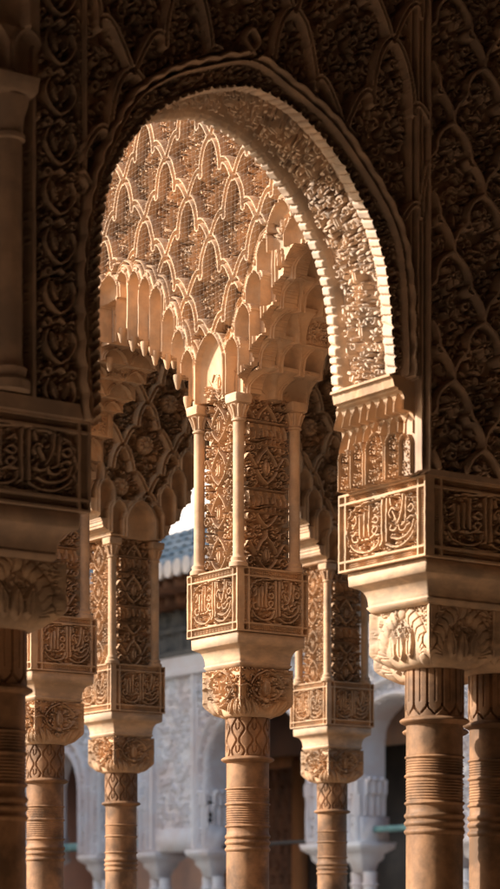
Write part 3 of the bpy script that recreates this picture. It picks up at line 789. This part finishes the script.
for (x, y), lp, lc in (((0, 1.876), 'inscribed pier at the far left, half hidden behind the dark foreground column', 'ringed column at far left, just right of the dark foreground column'),
                       ((1.502, 3.5), 'inscribed pier second from left, partly hidden by the leftmost lit pier', 'ringed column second from left, standing free against the pale far gallery'),
                       ((3.198, 3.5), 'smaller inscribed pier between the central pier and the big right block', 'ringed column between the central column and the thick fluted right column')):
    a = copy_tree(PC); a.location = (x, y, BLK0); a['label'] = lp
    b = copy_tree(col); b.location = (x+.205, y+.205, .06); b['label'] = lc
# near piers
def near_pier(x0, x1, y0, y1, label, mat_, jamb):
    e = empty('inscribed_block', (x0, y0, BLK0), label, 'pier')
    MB().box(x0+.035, x1, y0+.035, y1, BLK0+.002, BLK1-.004).build('block', mat_, e)
    if jamb: panel('inscription', INS, (x0+.034, y1, BLK0), (0, -1, 0), (-1, 0, 0), M_STUCCO, e, None, .006)
    xs_ = x0+.037 if jamb else x1-.515
    k_ = 0
    while (xs_ < x1-.1 if jamb else xs_ > x0):
        panel('inscription', INS, (xs_, y0+.034, BLK0), (1, 0, 0), (0, -1, 0), mat_, e, None, .006)
        xs_ += .518 if jamb else -.518
    mb = MB(); cushion(mb, x0, x1, y0, y1, i0=.03, i1=.075); mb.build('moulded_cushion', M_PALE if jamb else mat_, e, False)
    return e
near_pier(-.61, .94, YF, -1.535, 'big inscribed block with sunlit left face above the thick fluted columns', M_STUCCO, True)
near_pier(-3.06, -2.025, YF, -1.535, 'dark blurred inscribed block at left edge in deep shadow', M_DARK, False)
G_N = 'columns of the near arcade'
c1 = make_column('fluted_column', -.345, -1.79, 'thick ringed column with fluted neck under the sunlit right block', G_N, 'bold', r=.108, hw=.172)
for (x, y), l in (((-.028, -1.79), 'shaded fluted column at the right edge, beside the thick one'), ((-.035, -1.43), 'fluted column behind the right pair, a dark sliver between them'),
                  ((-2.244, -1.79), 'dark out-of-focus column at the left edge'), ((-2.60, -1.79), 'column just outside the left edge beside the dark one')):
    b = copy_tree(c1); b.location = (x, y, .06); b['label'] = l
# ================================================================== pavilion walls with stalactite arches
def mir(lst, f): return lst+[f(*t) for t in reversed(lst)]
# --- side wall in the sun (plane X=0), Y runs away from the camera
AY0, AZ0, AW, AH = -1.64, 4.03, 4.45, 2.17
aw = empty('pavilion_side_wall', (0, .2, 4.03), 'sunlit honeycomb lattice wall with hanging niches, seen through the near arch', 'wall', 'pavilion walls')
m1 = lambda Y: 2.286-Y
heads2 = [(.035, 4.275), (-.055, 4.405), (-.142, 4.535), (-.225, 4.660)]
heads1 = [(.395, 4.29), (.475, 4.405), (.555, 4.525), (.665, 4.655), (.765, 4.725), (.862, 4.775), (.97, 4.80)]
bot2 = [(.06, 4.03), (-.012, 4.03), (-.10, 4.135), (-.185, 4.255), (-.265, 4.365), (-.34, 4.46)]       # niche k spans bot[k]..; z of its foot
steps2 = [(0.0, -.10, 4.125), (-.10, -.185, 4.245), (-.185, -.27, 4.36), (-.27, -.345, 4.475), (-.345, -.4726, 4.60)]
steps1 = [(.375, .435, 4.07), (.435, .52, 4.19), (.52, .61, 4.305), (.61, .715, 4.345), (.715, .81, 4.41), (.81, .915, 4.455), (.915, 1.02, 4.52), (1.02, 1.191, 4.69)]
def zb_of(Y, steps, scal=.055):
    zb = np.full(Y.shape, 0.)
    for a, b, z in steps:
        a, b = min(a, b), max(a, b); k = (Y >= a) & (Y < b); f = (Y-a)/(b-a)
        zb = np.where(k, z+scal*np.sin(np.pi*np.clip(f, 0, 1))**.6-scal*.5, zb)
    return zb
def zb_cove(Y, steps, z0):
    """steps run from the pier to the crown; each rises steeply, then curves over into the next"""
    zb = np.full(Y.shape, 0.)
    for a, b, z in steps:
        f = (Y-a)/(b-a); k = (f >= 0) & (f < 1)
        zb = np.where(k, z0+(z-z0)*np.sqrt(np.clip(1-(1-np.clip(f, 0, 1))**2, 0, 1)), zb); z0 = z
    return zb
full1 = steps1+[(1.1+(1.1-b)*(.776/.69), 1.1+(1.1-a)*(.776/.69), z) for a, b, z in steps1[:-1]]
cva = Cv(AW, AH, .0044)
GY, GZ = np.meshgrid(cva.x+AY0, cva.y+AZ0)
Yl = cva.x+AY0
zb = np.maximum(zb_of(Yl, full1), np.maximum(zb_cove(Yl, steps2, 4.03), zb_cove(-.945-Yl, steps2, 4.03)))
inside = GZ < zb[None, :]
fill_tile(cva, ata_tile(.748, .94, .0044, .036, .080, .0, 71))
SEB = lambda y, z: z > -.2
sebka(cva, .575-AY0, 5.24-AZ0,   .374, .235, .0290, .112, SEB, hg=0.)
# pendent buds in the lattice cells
for j in range(-5, 6):
    for i in range(-8, 8):
        y = .575+(i+.5*(j % 2))*.374-AY0; z = 5.24+j*.235-AZ0
        if 0 < y < AW and 0 < z < AH:
            for q in range(5): cva.leaf(y, z-.20, pi/2+(q-2)*.6, .075-.012*abs(q-2), .011, .088, .004, .0)
            for sg in (1, -1): cva.stroke(spiral(y+sg*.05, z-.27, .026, 1.2, pi/2, sg), .006, .086, .004, .0)
            cva.stroke(np.array([(y, z-.33), (y, z-.22)]), .006, .086, .004, .0)
# chain zone
hy = [-1.64, -1.0, -.945-.035]+[-.945-h[0] for h in heads2[1:]]+[-.47]+[h[0] for h in reversed(heads2)]+[.215]+[h[0] for h in heads1]+[1.1]
hz_ = [4.3, 4.3, 4.27]+[h[1] for h in heads2[1:]]+[4.80]+[h[1] for h in reversed(heads2)]+[4.34]+[h[1] for h in heads1]+[4.80]
h1m = [(1.1+(1.1-a)*(.776/.69), z) for a, z in reversed(heads1)]
hy += [a for a, z in h1m]+[2.08, 2.81]; hz_ += [z for a, z in h1m]+[4.34, 4.3]
o_ = np.argsort(hy); zc = np.interp(Yl, np.array(hy)[o_], np.array(hz_)[o_])
ch = GZ < (zc-.03)[None, :]
cva.H = np.where(ch, .090, cva.H)
def chain(heads, foot, w_, cvx, y0, z0, base, dep=.05):
    for (a, z), f in zip(heads, foot):
        R = arch_outline(w_+.042, max(f, z-.14)-z0, .14*.95+.042, 12); R[:, 0] += a-y0
        cvx.stroke(R, .0105, base+.014, .006, base-.03)
        R = arch_outline(w_+.066, max(f, z-.14)-z0, .14*.95+.066, 12); R[:, 0] += a-y0
        cvx.stroke(R, .0085, base+.006, .005, base-.035)
    for (a, z), f in sorted(zip(heads, foot), key=lambda t: -t[0][1]): niche(cvx, a-y0, f-z0, z-z0, w_, dep, .0125, .020, base=base)
    for (a, z), f in zip(heads, foot):      # a smaller cell within the foot of each
        niche(cvx, a-y0, f-z0-.005, f-z0+.50*(z-f), w_*.50, .022, .007, .012, base=base-dep*.80, rim2=False)
foot2 = [4.03, 4.15, 4.265, 4.38]; foot1 = [4.06, 4.18, 4.30, 4.34, 4.41, 4.46, 4.52]
for sgn in (0, 1):
    f = (lambda y: y) if not sgn else (lambda y: -.945-y)
    for p, w_ in ((-.345, .072),):      # carved shell over the crown niches
        pass
    chain([(f(a), z) for a, z in heads2], foot2, .050, cva, AY0, AZ0, .090)
    f = (lambda y: y) if not sgn else (lambda y: 1.1+(1.1-y)*(.776/.69))
    chain([(f(a), z) for a, z in heads1], foot1, .044, cva, AY0, AZ0, .090)
for y in (-.345, -.60):
    niche(cva, y-AY0, 4.60-AZ0, 4.80-AZ0, .085, .03, .015, .024, base=.090)
    for q in range(7): cva.leaf(y-AY0, 4.64-AZ0, .35+q*.41, .11, .012, .086, .003, .066)
niche(cva, -.4725-AY0, 4.60-AZ0, 4.715-AZ0, .09, .05, .013, .022, base=.090)
niche(cva, 1.10-AY0, 4.69-AZ0, 4.81-AZ0, .085, .05, .013, .022, base=.090)
for yc in (.205, 2.08, -1.25):
    niche(cva, yc-AY0, 4.03-AZ0, 4.33-AZ0, .105, .034, .014, .024, base=.094)
    c6 = Cv(.17, .075, .0044); ata(c6, .034, .056, 0., 77, g=.004)
    js, is_, X, Y = cva.win(yc-AY0-.083, yc-AY0+.083, 0, .07)
    HH_ = cva.H[js, is_]; cva.H[js, is_] = np.maximum(HH_, .030+c6.H[:HH_.shape[0], :HH_.shape[1]])
cva.noise(.002, 21, .05)
P = plane_P(cva, (.098, AY0, AZ0), (0, 1, 0), (-1, 0, 0))
cmA = cellmask(cva, ~inside); far_ = ((Yl[:-1]+Yl[1:])/2 > .2)[None, :]
surf('lattice_face', P, M_STUCCO, aw, cmA & far_, back=(.33, 0, 0))
surf('lattice_face', P, M_STUCCO, aw, cmA & ~far_, back=(.04, 0, 0))
mb = MB(); mb.box(.1, .408, -1.64, .2, 4.66, AZ0+AH); mb.box(.1, .408, -.62, -.33, 4.60, 4.655); mb.box(.1, .408, .02, .2, 4.2, 4.66); mb.box(.1, .408, -1.64, -.98, 4.03, 4.66)
mb.build('wall_core', M_STUCCO, aw)
MB().box(.003, .415, -1.64, 2.81, AZ0+AH, 6.6).build('top_band', M_STUCCO, aw)
# drops that hang from the corners of the steps
for y, z in [(b, zz-.012) for (a, b, zz) in steps1[:-1]]+[(a, zz-.012) for (a, b, zz) in full1 if a > 1.19]:
    for x in (.022, .13):
        mb = MB(); mb.lathe(x, y, [(z-.040, .004), (z-.032, .010), (z-.018, .013), (z-.004, .017), (z+.012, .021), (z+.03, .021)], 10); mb.build('pendant', M_STUCCO, aw, True)
# cells on the underside, one tier per step, facing the gallery
def soffit(parent, steps, x0, x1, sgn, mat_, cove=None, seed=0):
    """risers of a stepped stalactite arch; steps = (y, z0, z1)"""
    for k, (y, z0, z1) in enumerate(steps):
        w_ = x1-x0; h_ = z1-z0+.03
        c = Cv(w_, h_, .0036, .05)
        n = 2 if k % 2 == 0 else 3
        for i in range(n):
            xc = w_*(i+.5)/n
            if k % 3 == 2 and i == n//2:
                c.rect(xc-.06, xc+.06, .012, h_-.012, .03); 
                T = Cv(.11, h_-.03, .0036); ata(T, .03, .018, 0., 80+k, g=.004); T.mirror(); c.paste(T.H+.03, xc-.055, .015)
            else: niche(c, xc, -.01, h_-.022, w_/n*.36, .045, .010, .014, base=.05)
        X, Y = np.meshgrid(c.x, c.y)
        if cove:
            dy = cove[k]; tz = np.clip((Y-.012)/(z1-z0), 0, 1); c.H += dy*(1-np.sqrt(1-np.minimum(tz, .995)**2))
        foot = .022*np.abs(np.sin(X/w_*n*pi))**.6
        m = cellmask(c, Y >= (foot-.001 if not cove else -1))
        yy = y-.012 if not cove else y+.002
        Pp = plane_P(c, (x0, yy+(.05 if sgn < 0 else -.05), z0-.012), (1, 0, 0), (0, sgn, 0))
        surf('stalactite_tier', Pp, mat_, parent, m, back=(0, -sgn*.07, 0))
soffit(aw, [(0.0, 4.03, 4.125), (-.10, 4.125, 4.245), (-.185, 4.245, 4.36), (-.27, 4.36, 4.475), (-.345, 4.475, 4.60)], .045, .41, -1, M_STUCCO, cove=[.12, .085, .085, .075, .10])
s1 = [s for s in full1 if s[0] > 1.185]
s1 = sorted(s1, key=lambda s: -s[0])
soffit(aw, [(s1[i][1] if i == 0 else s1[i][1], s1[i-1][2] if i else 4.03, s1[i][2]) for i in range(len(s1))]+[(1.191, s1[-1][2], 4.69)], .072, .41, -1, M_STUCCO)
# --- rear wall in shade (plane Y=3.5)
bw = empty('pavilion_rear_wall', (1.7, 3.5, 4.03), 'shaded lobed wall with rosettes behind the central pier, lit only from the court', 'wall', 'pavilion walls')
BX0, BZ0, BW, BH = -.02, 4.03, 4.2, 2.17
cvb = Cv(BW, BH, .0056)
Xl = cvb.x+BX0; GX2, GZ2 = np.meshgrid(Xl, cvb.y+BZ0)
fill_tile(cvb, ata_tile(.74, 1.14, .0056, .05, .065, 0., 91))
sebka(cvb, 1.765-BX0, 4.885-BZ0, .372, .285, .026, .100, lambda x, z: z > -.3, hg=0.)
for j in range(-4, 5):
    for i in range(-6, 8):
        x = 1.765+(i+.5*(j % 2))*.372-BX0; z = 4.885+j*.285-BZ0-.255
        if 0 < x < BW and -.05 < z < BH:
            cvb.disc(x, z, .062, .085, .012, 0., bev=.02)
            for q in range(10): cvb.groove(np.array([(x+.02*cos(q*pi/5), z+.02*sin(q*pi/5)), (x+.05*cos(q*pi/5+.3), z+.05*sin(q*pi/5+.3))]), .006, .014)
            for q in range(4): cvb.leaf(x+.07*cos(q*pi/2+.78), z+.07*sin(q*pi/2+.78), q*pi/2+.78, .07, .022, .055, .006, 0)
            for q in range(3): cvb.leaf(x, z+.11, pi/2+(q-1)*.7, .075, .02, .06, .005, 0)
ops = [(.36, 1.502), (1.862, 3.198), (3.558, 4.4)]
st_ = [(0, .07, 4.07), (.07, .155, 4.17), (.155, .235, 4.29), (.235, .305, 4.43), (.305, .40, 4.55), (.40, .50, 4.69), (.50, .70, 4.80)]
hd_ = [(-.045, 4.245, 4.05), (.045, 4.37, 4.14), (.125, 4.49, 4.26), (.205, 4.615, 4.38), (.29, 4.74, 4.51), (.38, 4.85, 4.63), (.47, 4.95, 4.75)]
zb = np.zeros(cvb.nx); zc = np.full(cvb.nx, 4.26)
for xl, xr in ops:
    a = np.minimum(Xl-xl, xr-Xl); k = a >= 0
    zb = np.where(k, zb_cove(a, st_, 3.98), zb); 
    zc = np.where(a > -.06, np.interp(a, [h[0] for h in hd_], [h[1]-.02 for h in hd_]), zc)
inside = GZ2 < zb[None, :]
cvb.H = np.where(GZ2 < zc[None, :], .085, cvb.H)
for h in reversed(hd_):
    for xl, xr in ops:
        if h[0] > (xr-xl)/2+.02: continue
        for x in (xl+h[0], xr-h[0]): niche(cvb, x-BX0, h[2]-BZ0, h[1]-BZ0, .048, .05, .014, .026, base=.085)
for x in (.205, 1.707, 3.403): niche(cvb, x-BX0, .0, 4.26-BZ0, .10, .04, .015, .026, base=.090)
for xl, xr in ops: niche(cvb, (xl+xr)/2-BX0, 4.80-BZ0, 4.98-BZ0, .11, .05, .015, .026, base=.07)
P = plane_P(cvb, (BX0, 3.5+.07, BZ0), (1, 0, 0), (0, -1, 0))
surf('lobed_face', P, M_STUCCO, bw, cellmask(cvb, ~inside), back=(0, .35, 0))
MB().box(-.02, 4.18, 3.503, 3.915, BZ0+BH, 6.6).build('top_band', M_STUCCO, bw)
# corner pier and far side, out of sight but standing
for x, y in ((0, 3.5), (3.72, -.2), (3.72, 1.7)):
    a = copy_tree(PC); a.location = (x, y, BLK0); b = copy_tree(col); b.location = (x+.205, y+.205, .06)
    a['label'] = 'inscribed pier of the pavilion out of the picture'; b['label'] = 'ringed column of the pavilion out of the picture'
MB_ = MB(); MB_.box(3.72, 4.13, -1.6, 3.49, 4.9, 6.6); MB_.box(3.72, 4.13, -.3, .3, 4.03, 4.9); MB_.box(3.72, 4.13, 1.6, 2.2, 4.03, 4.9); MB_.box(3.72, 4.13, -1.68, -1.3, 4.03, 4.9)
o = MB_.build('pavilion_outer_wall', M_STUCCO); tag(o, 'plain stucco wall on the far side of the pavilion, out of view', 'wall')
# pier hidden behind the near block
MB_ = MB(); MB_.box(0, .41, -1.66, -1.0, 3.25, 4.029); o = MB_.build('jamb_pier', M_STUCCO); tag(o, 'stucco jamb behind the big right block where the side wall meets the gallery', 'pier')
# roofs
mb = MB(); mb.add([(-.18, -1.6, 6.6), (4.4, -1.6, 6.6), (4.4, 4.1, 6.6), (-.18, 4.1, 6.6), (2.1, 1.2, 8.2)], [(3, 2, 1, 0)], [(0, 1, 4), (1, 2, 4), (2, 3, 4), (3, 0, 4)])
tag(mb.build('pavilion_roof', M_TILE), 'hipped tiled roof over the pavilion', 'roof')
tag(MB().box(-9.4, 3.6, -10.4, -1.5, 6.3, 6.5).build('gallery_roof', M_WOOD), 'flat timber ceiling and roof over the near gallery', 'roof')
mb = MB(); mb.box(-9.4, 3.6, -10.4, -10.1, .06, 6.3); mb.box(-9.4, -9.1, -10.1, -2.1, .06, 6.3); mb.box(3.3, 3.6, -10.1, -1.5, .06, 6.3)
tag(mb.build('gallery_back_wall', M_WALL), 'plain plaster walls enclosing the near gallery behind the camera', 'wall')
# ---- bird net over the lattice
def net():
    V = []; Q = []; n = 0; r = .0004; r_ = random.Random(5)
    def zlow(y): return np.interp(y, np.array(hy)[o_], np.array(hz_)[o_])+.03
    def strip(pts):
        nonlocal n
        pts = np.asarray(pts)
        for d in ((r, 0, 0), (0, r, r), (-r, 0, 0), (0, -r, -r)): V.append(pts+np.array(d))
        m = len(pts)
        for k in range(4):
            a = n+k*m+np.arange(m-1); b = n+((k+1) % 4)*m+np.arange(m-1); Q.append(np.c_[a, a+1, b+1, b])
        n += 4*m
    X = lambda y, z: -.030+.006*sin(y*5+z*3)
    for i in range(84):
        y = -.52+i*.031
        zs = np.linspace(zlow(y), 6.15, 26); strip([(X(y, z), y+.006*sin(z*7+y*4)+.003*sin(z*17), z) for z in zs])
    for j in range(75):
        z = 4.36+j*.024; run = []
        for y in np.linspace(-.5, 2.05, 90):
            if zlow(y) < z: run.append((X(y, z), y, z+.008*sin(y*6+z*2)+.003*sin(y*19)))
            else:
                if len(run) > 2: strip(run)
                run = []
        if len(run) > 2: strip(run)
    o = mesh_obj('bird_net', np.concatenate(V), np.concatenate(Q), M_WIRE); return o
tag(net(), 'fine pale bird net stretched over the sunlit lattice wall', 'net')

# ================================================================== far gallery across the court (plane X=15.2, facing -X)
FX = 15.2
fg = empty('far_gallery', (FX, 22.5, 0), 'pale blurred arcaded gallery in shade across the court behind the columns', 'building')
FY0, FY1 = 15.0, 31.0
c = Cv(FY1-FY0, 3.30, .02, .02); Z0f = 2.9
Yg, Zg = np.meshgrid(c.x+FY0, c.y+Z0f)
T = ata_tile(1.8, 1.8, .02, .17, .10, 0., 101); 
fill_tile(c, T)
fars = [(16.5, 18.2, 4.45, 5.0), (19.55, 22.3, 4.2, 5.2), (24.45, 25.7, 3.95, 4.75), (26.5, 27.8, 4.0, 4.80), (28.6, 29.9, 4.0, 4.8)]   # y0, y1, spring, apex
hole = np.zeros(Yg.shape, bool)
for y0, y1, zs, za in fars:
    m = (y0+y1)/2; hw = (y1-y0)/2
    e = np.clip(1-((Zg-zs)/(za-zs))**2, 0, 1)**.55
    hole |= (np.abs(Yg-m) < np.where(Zg < zs, hw, hw*e)) & (Zg < za)
    for d in (.06, .30):
        t = np.linspace(0, pi, 50); pts = np.c_[m+(hw+d)*np.cos(t)-FY0, zs+(za-zs+d)*np.sin(t)-Z0f]
        c.stroke(np.vstack([(m+hw+d-FY0, 0), pts, (m-hw-d-FY0, 0)]), .05, .15, 0, .0)
# smooth bands and piers
for y in (22.3+.42, 24.45-.42): c.rect(y-.05-FY0, y+.05-FY0, 0, 3.42, .06)
k = (Yg > 22.7) & (Yg < 24.1); c.H = np.where(k & (np.abs(Yg-23.4) > .6), .11, np.where(k, c.H*.5, c.H))
k = Zg > 5.95; c.H = np.where(k, .10, c.H); k = np.abs(Zg-5.9) < .05; c.H = np.where(k, .15, c.H)
c.noise(.006, 7, .2)
surf('arcade_face', plane_P(c, (FX, FY0, Z0f), (0, 1, 0), (-1, 0, 0)), M_PLASTER, fg, cellmask(c, ~hole), back=(.42, 0, 0))
# piers and paired columns of the far arcade
pc_ = None
for y0, y1 in ((18.2, 19.55), (22.3, 24.45), (25.7, 26.5), (27.8, 28.6), (15.4, 16.5)):
    w_ = y1-y0; mb = MB(); mb.box(FX-.06, FX+.46, y0-.035, y1+.035, 2.86, 3.26)
    mb.build('impost', M_PLASTER, fg)
    for s_ in ((y0+.26, y1-.26) if w_ > 1 else ((y0+y1)/2,)):
        mb = MB(); mb.sqlathe(FX+.2, s_, [(2.40, .12, .12), (2.55, .16, .16), (2.62, .22, .22), (2.70, .23, .23), (2.72, .26, .26), (2.78, .34, .34), (2.87, .36, .36)]); mb.build('capital', M_PLASTER, fg)
        for dy in ((-.15, .15)):
            mb = MB(); mb.lathe(FX+.2, s_+dy, [(0, .16), (.1, .16), (.12, .11), (2.2, .105)]+ring_prof(2.2, .05, .105, .03)+[(2.27, .105), (2.42, .11)], 16); mb.build('column', M_PLASTER, fg, True)
# muqarnas corbels at the springing
for y, sg in ((18.2, -1), (19.55, 1), (22.3, -1), (24.45, 1)):
    cc = Cv(.40, .62, .02, .03)
    for i in range(3):
        niche(cc, .07+i*.13, .02, .34, .05, .05, .02, .02, base=.05); niche(cc, .07+i*.13, .36, .55, .05, .05, .02, .02, base=.09)
    surf('corbel', plane_P(cc, (FX+.0, y-sg*.02, 3.28), (1, 0, 0), (0, sg, 0)), M_PLASTER, fg, back=(0, -sg*.05, 0))
    cc2 = Cv(.3, .6, .02, .03)
    for i in range(2): niche(cc2, .08+i*.14, .02, .34, .05, .06, .02, .02, base=.06); niche(cc2, .08+i*.14, .36, .55, .05, .06, .02, .02, base=.1)
    surf('corbel', plane_P(cc2, (FX-.03, y-(.3 if sg > 0 else 0), 3.28), (0, 1, 0), (-1, 0, 0)), M_PLASTER, fg, back=(.05, 0, 0))
MB().box(FX+.15, FX+.27, 24.45, 28.6, 2.98, 3.12).build('tie_beam', M_TEAL, fg)
MB().box(FX+.14, FX+.25, 16.5, 18.16, 3.02, 3.11).build('tie_beam', M_TEAL, fg)
mb = MB(); mb.tube([(FX+.2, 24.4, 2.93), (FX+.2, 22.2, 2.92), (FX+.2, 19.5, 2.94)], .03, 8); mb.build('tie_rod', M_IRON_SHADE, fg, True)
# interior of the far gallery
MB().box(FX+3.2, FX+3.5, FY0, FY1+4, 0, 6).build('inner_wall', M_INNER, fg)
MB().box(FX+.46, FX+3.2, FY0, FY1, 5.6, 5.75).build('ceiling', M_WOOD, fg)
MB().box(FX+.43, FX+3.19, FY1-.2, FY1, 0, 5.6).build('end_wall', M_INNER, fg)
MB().box(FX+.43, FX+3.19, FY0, FY0+.2, 0, 5.6).build('end_wall', M_INNER, fg)
# tall carved door within the central arch
cd_ = Cv(2.1, 4.4, .03, .03)
cd_.H = np.where(True, .03, 0)*np.ones_like(cd_.H)
for j in range(16):
    for i in range(8):
        cd_.disc(.13+i*.262+(.13 if j % 2 else 0), .14+j*.275, .10, .07, .01, .0, bev=.04)
dr = surf('carved_door', plane_P(cd_, (FX+3.1, 24.15, .1), (0, 1, 0), (-1, 0, 0)), M_DOOR, fg, back=(.06, 0, 0))
mb = MB(); mb.box(FX+3.02, FX+3.19, 23.78, 24.13, 0, 4.6); mb.box(FX+3.02, FX+3.19, 26.27, 26.5, 0, 4.6); mb.box(FX+3.02, FX+3.19, 24.13, 26.27, 4.5, 4.7); mb.build('door_frame', mat('orange_wood', (.42, .20, .09), .2, grain=(1, 1, .3)), fg)
MB().box(FX+3.08, FX+3.19, 20.2, 23.7, 0.1, 4.7).build('interior_shade_panel', M_IRON_SHADE, fg)  # flat dark sheet on the inner wall, painting in the black interior shade
# cornice, wooden eave, tiles
c = Cv(FY1-FY0, .82, .04, .0)
for i in range(int((FY1-FY0)/.5)):
    for j, z in enumerate((.10, .48)): niche(c, .25+i*.5, z, z+.30, .13, .05, .03, .02, base=.06)
c.rect(0, FY1-FY0, .0, .08, .12); c.rect(0, FY1-FY0, .42, .46, .10)
surf('painted_frieze', plane_P(c, (FX-.02, FY0, 6.205), (0, 1, 0), (-1, 0, 0)), M_FRIEZE, fg, back=(.4, 0, 0))
mb = MB(); mb.box(FX-.10, FX+.45, FY0, FY1, 7.03, 7.13)
for i in range(int((FY1-FY0)/.32)):
    y = FY0+.1+i*.32
    mb.box(FX-1.0, FX+.3, y, y+.14, 7.15, 7.31); mb.box(FX-.55, FX+.3, y+.01, y+.13, 6.99, 7.15)
mb.box(FX-1.05, FX+.3, FY0, FY1, 7.31, 7.37); mb.build('wooden_eave', mat('eave_cedar', (.20, .10, .06), .3, scale=3), fg)
mb = MB(); me_ = MB()
for i in range(int((FY1-FY0)/.27)):
    y = FY0+.13+i*.27
    a = np.linspace(0, pi, 8); 
    for seg in range(5):
        x0_, x1_ = FX-1.15+seg*.42, FX-1.15+seg*.42+.44; z0_, z1_ = 7.45+seg*.23, 7.45+seg*.23+.22
        V = [(x0_, y-.115*cos(t), z0_+.115*sin(t)) for t in a]+[(x1_, y-.10*cos(t), z1_+.10*sin(t)) for t in a]
        mb.add(V, [(k, k+1, k+9, k+8) for k in range(7)])
    me_.add([(FX-1.18, y, 7.46)]+[(FX-1.18, y+.118*cos(t), 7.45+.118*sin(t)*1.25-.03) for t in np.linspace(0, 2*pi, 12)], None, [(0, k, k+1) for k in range(1, 12)])
    me_.add([(FX-1.12, y+.118*cos(t), 7.45+.118*sin(t)*1.25-.03) for t in np.linspace(0, 2*pi, 12)]+[(FX-1.18, y+.118*cos(t), 7.45+.118*sin(t)*1.25-.03) for t in np.linspace(0, 2*pi, 12)], [(k, k+1, k+13, k+12) for k in range(11)])
mb.add([(FX-1.1, FY0, 7.41), (FX-1.1, FY1, 7.41), (FX+1.0, FY1, 8.54), (FX+1.0, FY0, 8.54), (FX-1.1, FY0, 7.375), (FX-1.1, FY1, 7.375), (FX+1.0, FY1, 8.48), (FX+1.0, FY0, 8.48)], [(0, 1, 2, 3), (4, 7, 6, 5), (0, 4, 5, 1), (2, 6, 7, 3)])
rf = mb.build('roof', M_TILE, fg); me_.build('tile_ends', M_TILEEND, rf)
# upper storey behind the tiles
tag(MB().box(FX+10, FX+17, 18, 60, .01, 17).build('limewashed_building', M_WHITE), 'bright limewashed building rising behind the far tiled roof', 'building')
# unseen tower added beyond the court to keep the sun off the far gallery
wg = empty('shade_tower', (-6, 38, 0), 'tall square tower added out of view to shade the far gallery', 'tower')
MB().box(-15, 3, 34, 44, 0, 22.5).build('wall', M_WALL, wg)
for z in (8, 13, 18):
    for x in (-12, -8, -4, 0): MB().box(x, x+.9, 33.93, 34.02, z, z+2).build('window', M_WOOD, wg)
for i in range(10): MB().box(-15+i*1.9, -14+i*1.9, 34, 34.6, 22.5, 23.5).build('battlement', M_WALL, wg)
